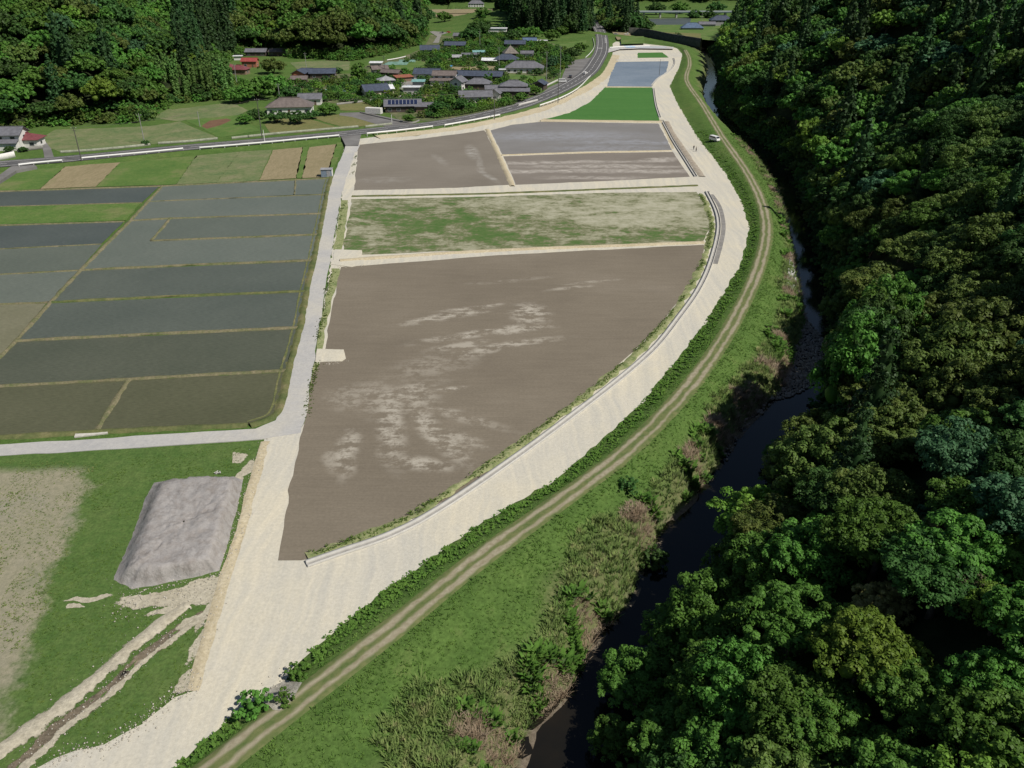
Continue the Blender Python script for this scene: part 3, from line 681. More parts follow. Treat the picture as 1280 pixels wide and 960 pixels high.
# village plots
sheet('garden_ground', [(352,104),(365,94),(440,92),(462,80),(500,72),(530,60),(545,32),(600,27),(625,36),(660,42),(700,58),(722,76),(704,88),(690,101),(672,117),(640,130),(600,142),(560,150),(535,152),(500,150),(480,138),(425,128),(345,133)], .835, surf('garden_ground_cover', [(.36, (.045,.085,.022)), (.5, (.09,.12,.04)), (.6, (.17,.155,.09)), (.72, (.25,.22,.17))], [(.35, (.045,.08,.022)), (.62, (.18,.17,.10))], .16, .7, bmp=.6), rag=.6, step=4, zp=.8)
PLOT = 0.0
for nm, pts, m in [
 ('rough_meadow', [(-200,195),(45,176),(70,162),(185,158),(225,152),(272,172),(190,180),(75,190),(66,186)], M_MIXF),
 ('rough_meadow', [(225,152),(180,146),(176,138),(195,128),(215,137),(290,128),(310,138),(298,144),(232,150)], M_MIXF),
 ('grass_plot', [(232,150),(295,144),(326,163),(275,172)], M_GRASS_S), ('soil_plot', [(252,158),(262,151),(283,148),(290,150),(275,157),(258,161)], M_REDSOIL),
 ('olive_plot', [(331,156),(345,148),(384,148),(425,160),(400,164),(340,168)], M_OLIVEF), ('olive_plot', [(388,147),(430,142),(482,153),(478,157),(428,159)], M_OLIVEF),
 ('olive_plot', [(421,129),(470,126),(495,126),(500,131),(470,139),(425,138)], M_OLIVEF),
 ('green_plot', [(483,82),(520,76),(540,78),(530,86),(506,93),(492,89)], M_GRASS_S), ('grass_plot', [(362,78),(438,74),(436,88),(372,87)], M_MIXF),
 ('bare_yard', [(520,118),(552,117),(548,126),(520,127)], M_TANF), ('bare_yard', [(563,84),(622,83),(624,90),(566,89)], M_TANF),
 ('green_plot', [(630,92),(684,96),(682,105),(640,104)], M_GRASS_S), ('green_plot', [(688,57),(733,50),(730,64),(722,72),(700,71)], M_GRASS_S),
 ('village_lane', [(537,40),(560,36),(570,38),(552,44),(548,54),(541,54),(546,46)], M_CONCD), ('bare_yard', [(505,98),(522,96),(530,112),(512,118),(498,110)], M_CONCD),
 ('terrace_field', [(531,12),(616,11),(617,16),(532,17)], M_TANF), ('terrace_field', [(532,18),(618,17),(626,25),(535,24)], M_TANF),
 ('far_field', [(780,22),(910,20),(905,52),(820,44)], M_GRASS_S), ('far_dark_field', [(810,23.5),(864,22.5),(862,31),(813,31)], M_PADS[4]),
 ('far_yard', [(822,40),(876,42),(876,54),(850,50)], M_OLIVEF), ('far_bank', [(776,46),(805,46),(806,55),(776,56)], M_GRASS_S),
 ('roadside_yard', [(765,40),(786,39),(790,47),(772,50)], M_TANF)]:
    zz = TH(*G(*pts[0], .8))
    PLOT += .006; sheet(nm, pts, max(.80, zz+.03)+PLOT, m, rag=.5, step=4, zp=.8)

# ------------------------------------------------------------------ river, dike track, bank revetment
def river_material():
    m, nt, b = mat_new('river_water')
    v = coords(nt)
    c = ramp(nt, noise(nt, v, .12, 4), [(.35, (.006,.007,.007)), (.7, (.016,.013,.009))])
    nt.links.new(c, b.inputs['Base Color']); b.inputs['Roughness'].default_value = .06; b.inputs['IOR'].default_value = 1.33
    b.inputs['Specular IOR Level'].default_value = .5
    bump(nt, b, noise(nt, v, 1.4, 4, .6), .10, .08); return m
M_RIVER = river_material()
Lw = offset_line(resample(L_l, 3)[0], -1.5); Rw = offset_line(resample(R_l, 3)[0], 1.5)
k1 = Lw[:, 1] < 900; k2 = Rw[:, 1] < 900
sheet('river_water', np.vstack([Lw[k1], Rw[k2][::-1]]), -5.12, M_RIVER, world_pts=True)
# track on the dike: two worn wheel lines in the grass
def track_material():
    m, nt, b = mat_new('dike_track')
    uv = N(nt, 'ShaderNodeUVMap', uv_map='UVMap'); sx = N(nt, 'ShaderNodeSeparateXYZ'); nt.links.new(uv.outputs[0], sx.inputs[0])
    v = coords(nt); n = noise(nt, v, .8, 5, .7); n2 = noise(nt, v, .12, 4)
    x = math_(nt, 'ADD', sx.outputs[0], math_(nt, 'MULTIPLY', math_(nt, 'SUBTRACT', noise(nt, v, .3, 3), .5), .7))
    a = math_(nt, 'ABSOLUTE', math_(nt, 'SUBTRACT', math_(nt, 'ABSOLUTE', x), .68))
    k = math_(nt, 'ADD', a, math_(nt, 'ADD', math_(nt, 'MULTIPLY', math_(nt, 'SUBTRACT', n, .5), .9), math_(nt, 'MULTIPLY', math_(nt, 'SUBTRACT', n2, .5), .8)))
    mk = math_(nt, 'MULTIPLY', smap(nt, k, .50, .08), .85)
    gr = ramp(nt, n, [(.35, (.075,.115,.032)), (.65, (.15,.16,.065))])
    ea = ramp(nt, noise(nt, v, 1.6, 4), [(.3, (.25,.21,.145)), (.7, (.37,.33,.25))])
    nt.links.new(mix(nt, mk, gr, ea), b.inputs['Base Color']); b.inputs['Roughness'].default_value = .95
    bump(nt, b, n, .5, .15); return m
M_TRACK = track_material()
TT = resample(T_l, 1.0)[0]; TT = TT[TT[:, 1] < 640]
cols = [-1.75,-1.3,-.8,-.3,.3,.8,1.3,1.75]
TT = offset_line(TT, -.9)
V = []; UV = []
for o in cols:
    Q = offset_line(TT, o); z = terrain(Q)+(.06 if abs(o) < 1.7 else -.06)
    V.append(np.column_stack([Q, z])); UV.append(np.column_stack([np.full(len(Q), o), np.arange(len(Q))]))
V = np.stack(V, 1); UV = np.stack(UV, 1); k = len(cols)
i, j = np.meshgrid(np.arange(len(TT)-1), np.arange(k-1)); a = (i*k+j).ravel()
trk = link_mesh('dirt_track', V.reshape(-1,3), np.stack([a, a+1, a+k+1, a+k], 1), M_TRACK, smooth=True, uv=UV.reshape(-1,2)); trk['kind'] = 'structure'
M_REVET = surf('stained_revetment', [(.3, (.24,.24,.235)), (.6, (.38,.38,.37)), (.75, (.46,.46,.44))], [(.4, (.26,.26,.25)), (.65, (.44,.43,.42))], .35, 1.4, bmp=.3)
rv = drape('river_revetment', [(982,284),(988,288),(995,308),(1000,335),(1000,360),(996,374),(988,379),(979,374),(983,350),(987,325),(986,305)], M_REVET, step=.8, lift=.22, zp=-4.2, rag=.12)
del rv['kind']; tag(rv, 'pale grey sloping concrete revetment at the river edge below the dike bend', 'revetment')
rv_solid = rv.modifiers.new('thickness', 'SOLIDIFY'); rv_solid.thickness = .35; rv_solid.offset = -1

# ------------------------------------------------------------------ foliage prototypes
def leaf_material(name, c1, c2, c3=None, trans=.25, upn=0.0):
    m, nt, b = mat_new(name)
    v = coords(nt); oi = N(nt, 'ShaderNodeObjectInfo')
    n = noise(nt, v, .55, 3); st = [(.32, c1), (.60, c2)] + ([(.78, c3)] if c3 else [])
    c = ramp(nt, n, st)
    hsv = N(nt, 'ShaderNodeHueSaturation'); nt.links.new(c, hsv.inputs['Color'])
    nt.links.new(smap(nt, oi.outputs['Random'], 0, 1, .476, .503), hsv.inputs['Hue'])
    nt.links.new(math_(nt, 'ADD', .86, math_(nt, 'MULTIPLY', oi.outputs['Random'], .58)), hsv.inputs['Value'])
    geo = N(nt, 'ShaderNodeNewGeometry')
    c = mix(nt, 1.0, hsv.outputs[0], ramp(nt, geo.outputs['Random Per Island'], [(0, (.80,)*3), (1, (1.22,)*3)]), 'MULTIPLY')
    nt.links.new(c, b.inputs['Base Color']); b.inputs['Roughness'].default_value = .55
    b.inputs['Specular IOR Level'].default_value = .16
    tr = N(nt, 'ShaderNodeBsdfTranslucent'); nt.links.new(c, tr.inputs[0])
    if upn:
        ad = N(nt, 'ShaderNodeVectorMath', operation='MULTIPLY_ADD'); nt.links.new(geo.outputs['Normal'], ad.inputs[0]); ad.inputs[1].default_value = (1-upn,)*3; ad.inputs[2].default_value = (0, 0, upn*1.3)
        nm_ = N(nt, 'ShaderNodeVectorMath', operation='NORMALIZE'); nt.links.new(ad.outputs[0], nm_.inputs[0]); nt.links.new(nm_.outputs[0], b.inputs['Normal'])
    ms = N(nt, 'ShaderNodeMixShader'); ms.inputs[0].default_value = trans
    out = nt.nodes['Material Output']; nt.links.new(b.outputs[0], ms.inputs[1]); nt.links.new(tr.outputs[0], ms.inputs[2])
    nt.links.new(ms.outputs[0], out.inputs[0]); return m
LEAF = {
 'dark green': leaf_material('leaf_dark_green', (.026,.070,.016), (.044,.108,.025)),
 'mid green': leaf_material('leaf_mid_green', (.042,.115,.018), (.074,.180,.030)),
 'olive': leaf_material('leaf_olive', (.054,.100,.020), (.090,.142,.032), (.13,.155,.04)),
 'lime green': leaf_material('leaf_lime', (.070,.160,.020), (.120,.215,.032)),
 'bluish green': leaf_material('leaf_bluish', (.035,.100,.045), (.065,.145,.072)),
 'yellow flowering': leaf_material('leaf_yellow', (.16,.16,.045), (.28,.26,.10)),
 'brownish': leaf_material('leaf_brownish', (.055,.060,.030), (.090,.088,.045)),
 'cedar': leaf_material('leaf_cedar', (.016,.046,.016), (.030,.072,.022), trans=.12),
 'bamboo': leaf_material('leaf_bamboo', (.060,.140,.032), (.10,.195,.050)),
}
M_BARK = surf('bark', [(.3, (.06,.045,.032)), (.7, (.14,.11,.085))], None, 1.2, sc=(3,3,.4), bmp=.6)
def leaf_cloud(rng, centers, radii, nleaf, size, up=.3, flat=1.0, elong=1.0):
    """leaf sized quads spread over a set of clumps"""
    n = len(centers)*nleaf
    ci = np.repeat(np.arange(len(centers)), nleaf)
    d = rng.normal(size=(n, 3)); d /= np.linalg.norm(d, axis=1)[:, None]; d[:, 2] = np.where(d[:, 2] < -.45, -d[:, 2], d[:, 2])
    r = radii[ci]*(0.72+0.36*rng.random(n)**.7)
    p = centers[ci]+d*r[:, None]*np.array([1, 1, flat])
    nn = d*1.05+rng.normal(size=(n, 3))*(.34 if size < .5 else .22)+np.array([0, 0, up]); nn /= np.linalg.norm(nn, axis=1)[:, None]
    t = np.cross(nn, rng.normal(size=(n, 3))); t /= np.linalg.norm(t, axis=1)[:, None]+1e-9
    b = np.cross(nn, t); s = size*(.6+.8*rng.random(n))[:, None]
    V = np.stack([p-t*s*.5*elong, p-b*s*.34, p+t*s*.5*elong, p+b*s*.34], 1).reshape(-1, 3)
    F_ = np.arange(n*4).reshape(-1, 4); return V, F_
def ball(c, r, rng, nu=8, nv=5, flat=1.0):
    V = []; Fc = []
    for v in range(nv+1):
        ph = math.pi*v/nv
        for u in range(nu):
            th = 2*math.pi*u/nu; k = r*(.86+.2*rng.random())
            V.append((c[0]+k*math.sin(ph)*math.cos(th), c[1]+k*math.sin(ph)*math.sin(th), c[2]+k*math.cos(ph)*flat))
    for v in range(nv):
        for u in range(nu):
            a = v*nu+u; b = v*nu+(u+1) % nu; Fc.append((a, a+nu, b+nu, b))
    return np.array(V), np.array(Fc)
def merge(parts):
    V = []; Fc = []; n = 0
    for v, f in parts: V.append(v); Fc.append(f+n); n += len(v)
    return np.vstack(V), np.vstack(Fc)
def broad_crown(seed, lobes=9, clumps=13, nleaf=55, size=.42, R=5.0, hgt=.72, lift=5.0, spread=.56):
    """rounded evergreen crown of about R metres radius: lobes, clumps on lobes, leaves on clumps"""
    rng = np.random.default_rng(seed); LC = [(0, 0, lift+R*hgt*.35)]; LR = [R*.55]
    for k in range(lobes):
        a = 2*math.pi*(k+rng.random()*.6)/lobes; q = R*spread*(.75+.45*rng.random())
        LC.append((q*math.cos(a), q*math.sin(a), lift+R*hgt*(rng.random()*.45-.12))); LR.append(R*(.30+.16*rng.random()))
    cc = []; cr = []; cores = []
    for c, r in zip(LC, LR):
        cores.append(ball((c[0]*.9, c[1]*.9, c[2]-r*.25), r*.46, rng, flat=.7))
        m = int(clumps*(r/(R*.4))**2)
        for _ in range(m):
            d = rng.normal(size=3); d /= np.linalg.norm(d); d[2] = abs(d[2])*1.1-.25; d /= np.linalg.norm(d)
            cc.append(np.array(c)+d*r*np.array([1, 1, .82])); cr.append(R*(.085+.075*rng.random()))
    cloud = leaf_cloud(rng, np.array(cc), np.array(cr), nleaf, size, flat=.85)
    return merge(cores+[cloud])
def cedar_crown(seed, H=17, R=2.6, tiers=17, nleaf=34, size=.5, base=2.2):
    rng = np.random.default_rng(seed); cc = []; cr = []; cores = []
    for k in range(tiers):
        t = k/(tiers-1); z = base+(H-base)*t; r = R*(1-t)**.75*(.85+.3*rng.random())+.15; m = max(2, int(8*(1-t)+2)); a0 = rng.random()*6
        for q in range(m):
            a = a0+2*math.pi*q/m+rng.normal()*.2; rr = r*(.62+.35*rng.random())
            cc.append((rr*math.cos(a), rr*math.sin(a), z-rr*.22+rng.normal()*.3)); cr.append(.34+.42*(1-t))
    nc = 7; V = []; Fc = []
    for k in range(6):
        t = k/5; r = R*.68*(1-t)**.8+.05
        for u in range(nc): V.append((r*math.cos(u*2*math.pi/nc), r*math.sin(u*2*math.pi/nc), base*.8+(H-base)*t))
    for k in range(5):
        for u in range(nc): a = k*nc+u; b = k*nc+(u+1) % nc; Fc.append((a, b, b+nc, a+nc))
    return merge([(np.array(V), np.array(Fc)), leaf_cloud(rng, np.array(cc), np.array(cr), nleaf, size, up=.1, flat=1.25)])
def bamboo_crown(seed, H=9):
    rng = np.random.default_rng(seed); cc = []; cr = []
    for s in range(9):
        a = rng.random()*6.3; q = 2.6*rng.random()**.5; b = np.array((q*math.cos(a), q*math.sin(a)))
        for k in range(9):
            t = k/8; cc.append((*(b*(1+.35*t)), 2.0+(H*(.85+.2*rng.random())-2)*t)); cr.append(.85*(1-t*.6))
    return leaf_cloud(rng, np.array(cc), np.array(cr), 22, .55, up=.1, flat=1.3, elong=1.3)
PROTO_MESH = {}
def crown_mesh(shape, species):
    key = (shape, species)
    if key not in PROTO_MESH:
        kind, seed, lod = shape
        if kind == 'round': V, Fc = broad_crown(seed, **({'nleaf': 78, 'size': .33, 'clumps': 16} if lod == 0 else {'nleaf': 20, 'size': .80, 'clumps': 10}))
        elif kind == 'clumpy': V, Fc = broad_crown(seed, lobes=9+2*seed, **({'nleaf': 50, 'clumps': 22, 'size': .32} if lod == 0 else {'nleaf': 18, 'clumps': 11, 'size': .75}), hgt=.9, spread=.62)
        elif kind == 'tall': V, Fc = broad_crown(seed, lobes=8, hgt=1.7, spread=.42, **({'nleaf': 70, 'size': .32, 'clumps': 16} if lod == 0 else {'nleaf': 18, 'size': .8, 'clumps': 10}))
        elif kind == 'cedar': V, Fc = cedar_crown(seed, nleaf=52 if lod == 0 else 16, size=.34 if lod == 0 else .7)
        elif kind == 'bamboo': V, Fc = bamboo_crown(seed)
        elif kind == 'shrub': V, Fc = broad_crown(seed, lobes=5, clumps=7, nleaf=16, size=.62, R=3.6, hgt=.8, lift=1.3)
        me = bpy.data.meshes.new('crown_leaves'); me.vertices.add(len(V)); me.vertices.foreach_set('co', V.astype(np.float32).ravel())
        me.loops.add(Fc.size); me.loops.foreach_set('vertex_index', Fc.astype(np.int32).ravel())
        me.polygons.add(len(Fc)); me.polygons.foreach_set('loop_start', (np.arange(len(Fc))*4).astype(np.int32)); me.polygons.foreach_set('loop_total', np.full(len(Fc), 4, np.int32))
        me.update(calc_edges=True)
        me.materials.append(LEAF[species]); PROTO_MESH[key] = me
    return PROTO_MESH[key]
def trunk_mesh(cedar=False, short=False):
    key = ('trunk', cedar, short)
    if key not in PROTO_MESH:
        mb = MB()
        if cedar: mb.tube((0,0,-1.2), (0,0,6), .34, .24, 7); mb.tube((0,0,6), (0,0,15.5), .24, .06, 6)
        elif short:
            mb.tube((0,0,-.6), (0,0,1.3), .2, .14, 6)
            for a in (0, 2.1, 4.2): mb.tube((0,0,1.2), (1.1*math.cos(a), 1.1*math.sin(a), 2.4), .1, .04, 5)
        else:
            mb.tube((0,0,-1.5), (0.1,0,3.2), .42, .30, 8)
            for a, l in ((.3, 1), (2.2, .9), (4.1, 1.1)): mb.tube((0.1,0,3.0), (2.2*l*math.cos(a), 2.2*l*math.sin(a), 6.2), .24, .08, 6)
        PROTO_MESH[key] = mb.mesh('trunk', M_BARK, True)
    return PROTO_MESH[key]
ALL_TREES = []
def tree(x, y, z, shape, species, s, rz, label=None, group=None, zs=1.0, name=None, cat='tree'):
    ced = shape[0] == 'cedar'; sh = shape[0] == 'shrub'
    name = name or ('cedar_tree' if ced else 'garden_shrub' if sh else 'broadleaf_tree')
    t = empty(name, (x, y, z), rz); t.scale = (s, s, s*zs)
    tag(t, label, cat, group)
    for nm, me in (('trunk', trunk_mesh(ced, sh)), ('crown', crown_mesh(shape, species))):
        o = bpy.data.objects.new(nm, me); COL.objects.link(o); o.parent = t
    ALL_TREES.append(t); return t
def in_view(x, y, z, m=60):
    px, py, zc = to_px(x, y, z)
    return (px > -m) & (px < 1280+m) & (py > -m) & (py < 960+m) & (zc > 5)

# ------------------------------------------------------------------ forest on the right slope
def hexpts(x0, x1, y0, y1, s, jit=.33):
    out = []; r = 0; y = y0
    while y < y1:
        x = x0+(s/2 if r % 2 else 0)
        while x < x1:
            out.append((x+RNG.normal()*s*jit*.6, y+RNG.normal()*s*jit*.6)); x += s
        y += s*.87; r += 1
    return np.array(out)
cand = []       # x, y, z, species, shape kind, scale
# crowns that can be picked out in the photograph: pixel, crown width in pixels, kind
picked = [(1095,500,60,'cedar','cedar'),(1155,75,34,'cedar','cedar'),(1007,46,20,'cedar','cedar'),(977,22,20,'cedar','cedar'),(956,36,22,'cedar','cedar'),
 (1078,195,40,'cedar','cedar'),(1060,135,36,'cedar','cedar'),(1120,125,34,'cedar','cedar'),(1226,95,34,'cedar','cedar'),(1196,22,26,'cedar','cedar'),(1210,28,26,'cedar','cedar'),(1228,30,28,'cedar','cedar'),(1245,34,28,'cedar','cedar'),(1262,30,30,'cedar','cedar'),(1276,38,30,'cedar','cedar'),(1072,560,56,'cedar','cedar'),
 (1220,195,84,'olive','clumpy'),(1143,160,50,'olive','clumpy'),(1028,225,46,'olive','round'),(1075,60,80,'olive','clumpy'),(1066,95,54,'olive','clumpy'),(1110,345,110,'olive','clumpy'),(1155,300,90,'olive','clumpy'),(1060,385,60,'olive','clumpy'),(1130,440,90,'olive','clumpy'),(1200,330,90,'olive','clumpy'),
 (1160,378,56,'bluish green','round'),(1100,50,60,'bluish green','clumpy'),(1190,62,70,'bluish green','clumpy'),(1190,415,38,'lime green','round'),(1187,672,80,'yellow flowering','clumpy'),(1150,690,50,'yellow flowering','round'),(1105,742,36,'yellow flowering','round'),
 (997,775,40,'lime green','round'),(955,757,46,'lime green','round'),(930,700,96,'mid green','clumpy'),(855,795,130,'mid green','round'),(895,845,130,'mid green','round'),(764,925,76,'mid green','tall'),(1040,910,130,'mid green','round'),(1150,870,130,'mid green','round'),(1240,860,120,'mid green','round'),
 (1185,645,66,'bluish green','round'),(1040,670,80,'mid green','clumpy'),(1120,600,50,'mid green','round'),(1030,610,40,'mid green','round'),(1250,760,60,'lime green','round'),(1270,690,60,'lime green','round'),(1215,740,80,'brownish','round'),(1060,790,80,'mid green','round'),(1270,560,60,'dark green','round'),(1010,130,44,'mid green','clumpy'),(915,150,32,'bluish green','round'),(1230,390,70,'mid green','clumpy'),(1240,470,80,'olive','clumpy'),(800,840,110,'mid green','round'),(980,930,110,'mid green','round'),(1120,950,90,'mid green','round'),(850,905,100,'mid green','round'),(1010,555,60,'mid green','round'),(980,560,50,'mid green','round')]
picked = [p for p in picked if p[:2] != (915,150)]
for px, py, w, sp, kd in picked:
    s = 1.0
    for _ in range(3):
        up = (9.0 if kd == 'cedar' else 6.6)*s
        x, y, z = hit(px, py, up); zc = to_px(x, y, z+up)[2]; wm = w*zc/F
        s = wm/5.2 if kd == 'cedar' else wm/10.4
        s = min(max(s, .5), 1.6)
    cand.append([x, y, z, sp, kd, s, 1])
for px, py in ((882,520),(905,548),(930,515),(955,505),(905,500),(940,545),(975,500)):   # tall trees whose shade falls over the bend
    gx, gy = G(px, py, -3.2)
    for d_ in (13, 17, 21, 26):
        x, y = gx+.86*d_, gy-.50*d_; _, i_ = terrain([[x, y]], True)
        if i_['dR'][0] > 2.0: break
    cand.append([x, y, TH(x, y), 'mid green' if px % 2 else 'dark green', 'tall', 1.30, 1.45])
xy = np.vstack([hexpts(5, 200, 8, 120, 6.5), hexpts(15, 260, 120, 230, 6.9), hexpts(20, 420, 230, 480, 9.0), hexpts(60, 620, 480, 1250, 14.0)])
h, inf = terrain(xy, True)
keep = (np.maximum(inf['dF'], np.where(xy[:,1] < 600, inf['dR'], -9)) > 1.8) & (inf['dR'] > 0)
keep &= ~((xy[:,1] > 640) & (inf['dF'] < 2))
pk = np.array([(c[0], c[1], c[5]) for c in cand])
for (x, y), z, dF, ok in zip(xy, h, inf['dF'], keep):
    if not ok or not (in_view(x, y, z+8, 110) or (y < 260 and dF < 75) or in_view(x, y, z+8, 260)): continue
    if (np.hypot(pk[:,0]-x, pk[:,1]-y) < 2.7*np.maximum(pk[:,2], .8)).any(): continue
    px, py, zc = to_px(x, y, z+6)
    r = RNG.random(); cl = vnoise(np.array([x]), np.array([y]), 22, 40)[0]
    if py > 640: sp = 'mid green' if r < .72 else 'lime green' if r < .80 else 'dark green' if r < .93 else 'olive'
    elif py > 250: sp = 'olive' if (cl > .52 and r < .7) else 'dark green' if r < .45 else 'mid green' if r < .80 else 'olive' if r < .93 else 'bluish green'
    else: sp = 'dark green' if r < .40 else 'mid green' if r < .68 else 'olive' if r < .86 else 'lime green' if r < .96 else 'bluish green'
    pc = .035+.16*(vnoise(np.array([x]), np.array([y]), 30, 41)[0] > .66)
    kd = 'round' if RNG.random() < .5 else 'clumpy'
    if py < 620 and dF > 3 and RNG.random() < pc: sp, kd = 'cedar', 'cedar'
    base = 7.6 if y < 120 else 6.9 if y < 230 else 9.0 if y < 480 else 14.0
    s = base/6.6*(.72+.42*RNG.random())*(1.0 if y < 230 else .92)
    if kd == 'cedar': s = base/6.6*(.75+.35*RNG.random()); s = min(s, 1.5)
    if zc < 95: s = min(s, .6+.4*zc/95)
    if dF < 4: s *= 1.08 if y < 230 else .9
    cand.append([x, y, z, sp, kd, s, 0])
# ---- left hill, cedar knoll, far woods
cand2 = []
def wood(xy, sel, species, base):
    h, inf = terrain(xy, True); ok = sel(inf, xy)
    for (x, y), z, o in zip(xy, h, ok):
        if not o or not in_view(x, y, z+8, 50): continue
        sp, kd = species(x, y)
        s = base/6.6*(.8+.45*RNG.random())*.98
        if kd == 'cedar': s = min(s*1.15, 2.2)
        cand2.append([x, y, z, sp, kd, s, 0])
def left_species(x, y):
    r = RNG.random(); c = vnoise(np.array([x]), np.array([y]), 45, 60)[0]; px, py, _ = to_px(x, y, TH(x, y)+8)
    if 192 < px < 305 and 78 < py < 140: return 'bamboo', 'bamboo'
    if 220 < px < 300 and py < 75 and r < .7: return 'cedar', 'cedar'
    if c > .74 and r < .3: return 'cedar', 'cedar'
    k = 'clumpy' if RNG.random() < .5 else 'round'
    if c < .36: return ('olive' if r < .6 else 'mid green'), k
    return ('mid green' if r < .45 else 'dark green' if r < .80 else 'olive' if r < .92 else 'lime green' if r < .97 else 'bluish green'), k
selL = lambda i, p: (i['dH'] > 1.5) & (i['dE'] < 0) & (i['dRo'] < -10)
wood(hexpts(-460, 60, 290, 560, 8.5), selL, left_species, 8.5)
wood(hexpts(-620, 100, 560, 1100, 12.5), selL, left_species, 12.5)
def far_species(x, y):
    r = RNG.random(); return ('cedar', 'cedar') if r < .35 else (('dark green' if r < .7 else 'mid green' if r < .9 else 'olive'), 'round')
wood(hexpts(-900, 900, 1180, 2100, 22), lambda i, p: (p[:,1] > 1330) | ((i['dH'] > 0) & (i['dE'] < 0)), far_species, 22)
def ced_sp(x, y): return ('cedar', 'cedar') if RNG.random() < .8 else ('dark green', 'tall')
def in_poly(xy, poly):
    n = len(poly); c = np.zeros(len(xy), bool); x, y = xy[:,0], xy[:,1]
    for i in range(n):
        a, b = poly[i], poly[(i+1) % n]
        cond = ((a[1] > y) != (b[1] > y)); xi = (b[0]-a[0])*(y-a[1])/((b[1]-a[1]) or 1e-9)+a[0]
        c ^= cond & (x < xi)
    return c
pc = GA([(622,30),(650,44),(690,46),(733,44),(740,34),(731,22),(716,15),(700,10),(625,10)])
wood(hexpts(-60, 220, 600, 1400, 10.5), lambda i, p: in_poly(p, pc), ced_sp, 11.5)
pm = GA([(758,38),(768,41),(790,42),(806,40),(806,36),(792,33),(782,26),(776,17),(752,16),(752,28)])
wood(hexpts(60, 330, 600, 1300, 11.5), lambda i, p: in_poly(p, pm), lambda x, y: (('cedar','cedar') if RNG.random() < .25 else (RNG.choice(['mid green','dark green','olive']), 'round')), 11.5)

def edge_row(L, off, step, species, s0, s1, side=1):
    Lp, _ = resample(L, step); Q = offset_line(Lp, off)+RNG.normal(size=Lp.shape)*.8
    for x, y in Q:
        z = TH(x, y)
        if in_view(x, y, z, 20): cand2.append([x, y, z-.5, RNG.choice(species), 'shrub', s0+(s1-s0)*RNG.random(), 0])
for off in (-.5, -3.5, -7.5): edge_row(LH_l, off, 4.5, ['mid green','dark green','olive','mid green'], .75, 1.35)
for off in (.4, 2.6, 5.0):
    Lp, _ = resample(R_l, 3.0); Q = offset_line(Lp, off)+RNG.normal(size=Lp.shape)*.5
    for x, y in Q[(Q[:,1] < 700) & (Q[:,0] > 0)]:
        z = TH(x, y)
        if in_view(x, y, z, 20): cand.append([x, y, z-.4, RNG.choice(['dark green','dark green','mid green','olive']), 'shrub', .6+.5*RNG.random(), 0])
# the trees that show largest become things of their own, the rest one mass per wood
def px_size(c): return c[5]*(10 if c[4] != 'cedar' else 12)/max(30, to_px(c[0], c[1], c[2]+6)[2])
ZONES = [((640,980,860,1000),'by the shaded pool at the bottom'), ((980,1400,860,1080),'in the bottom right corner'),
 ((640,960,700,860),'beside the muddy lit river pool'), ((960,1120,700,860),'on the slope right of the muddy pool'), ((1120,1400,700,860),'at right edge below the yellow crowns'),
 ((640,1060,560,700),'above the dark river pool'), ((1060,1400,560,700),'in the shaded fold by the yellow crowns'),
 ((900,1120,420,560),'across the river from the gravel bar'), ((1120,1400,420,560),'on the slope below the olive spur'),
 ((900,1120,300,420),'across from the concrete revetment'), ((1120,1400,300,420),'on the olive spur at right edge'),
 ((860,1050,180,300),'just above the dike bend'), ((1050,1180,180,300),'high above the dike bend'), ((1180,1400,180,300),'by the large olive dome at right'),
 ((860,1000,80,180),'across the river from the white van'), ((1000,1140,80,180),'high above the white van'), ((1140,1400,80,180),'near the ridge at right edge'),
 ((860,1050,-80,80),'on the slope behind the last fields'), ((1050,1400,-80,80),'in the top right corner')]
ORD = ['leftmost','second from the left','third from the left','fourth from the left','fifth from the left','sixth from the left','seventh from the left','eighth from the left','ninth from the left','tenth from the left','eleventh from the left','twelfth from the left','thirteenth from the left','fourteenth from the left','fifteenth from the left','sixteenth from the left','seventeenth from the left','eighteenth from the left','nineteenth from the left','twentieth from the left']
KN = {'round': 'rounded', 'clumpy': 'clumpy domed', 'tall': 'tall', 'cedar': 'pointed', 'bamboo': 'feathery'}
def zone_of(px, py):
    for (a, b, c, d), t in ZONES:
        if a <= px < b and c <= py < d: return t
    return 'on the wooded slope'
brd = sorted([c for c in cand if c[4] not in ('cedar', 'shrub')], key=px_size, reverse=True)
ced = sorted([c for c in cand if c[4] == 'cedar'], key=px_size, reverse=True)
ind = [c for c in brd if in_view(c[0], c[1], c[2]+7*c[5], 14)][:255]+[c for c in ced if in_view(c[0], c[1], c[2]+9, 10)][:110]
ids = set(map(id, ind)); rest = [c for c in cand if id(c) not in ids]
groups = {}
for c in ind:
    px, py, zc = to_px(c[0], c[1], c[2]+7*c[5]); c.append(px)
    w = 'large' if c[5] > 1.22 else 'small' if c[5] < .85 else 'medium'
    key = (zone_of(px, py), c[3], c[4], w); groups.setdefault(key, []).append(c)
for (zn, sp, kd, w), L in groups.items():
    L.sort(key=lambda c: c[-1])
    for k, c in enumerate(L):
        what = ('%s pointed cedar' % w) if kd == 'cedar' else '%s %s %s tree' % (w, sp, KN[kd].replace('clumpy domed', 'domed'))
        if len(L) > 1: what = (ORD[k] if k < len(L)-1 or k == 0 else 'rightmost') + ' ' + what if k < 20 else what
        lod = 0 if to_px(c[0], c[1], c[2])[2] < 200 else 1
        tree(c[0], c[1], c[2]-.3, (kd, int(RNG.integers(1, 3 if lod == 0 else 5)), lod), sp, c[5], RNG.random()*6.28, what+' '+zn, 'trees of the wooded slope across the river', zs=c[6] if c[6] > 1 else .85+.3*RNG.random())
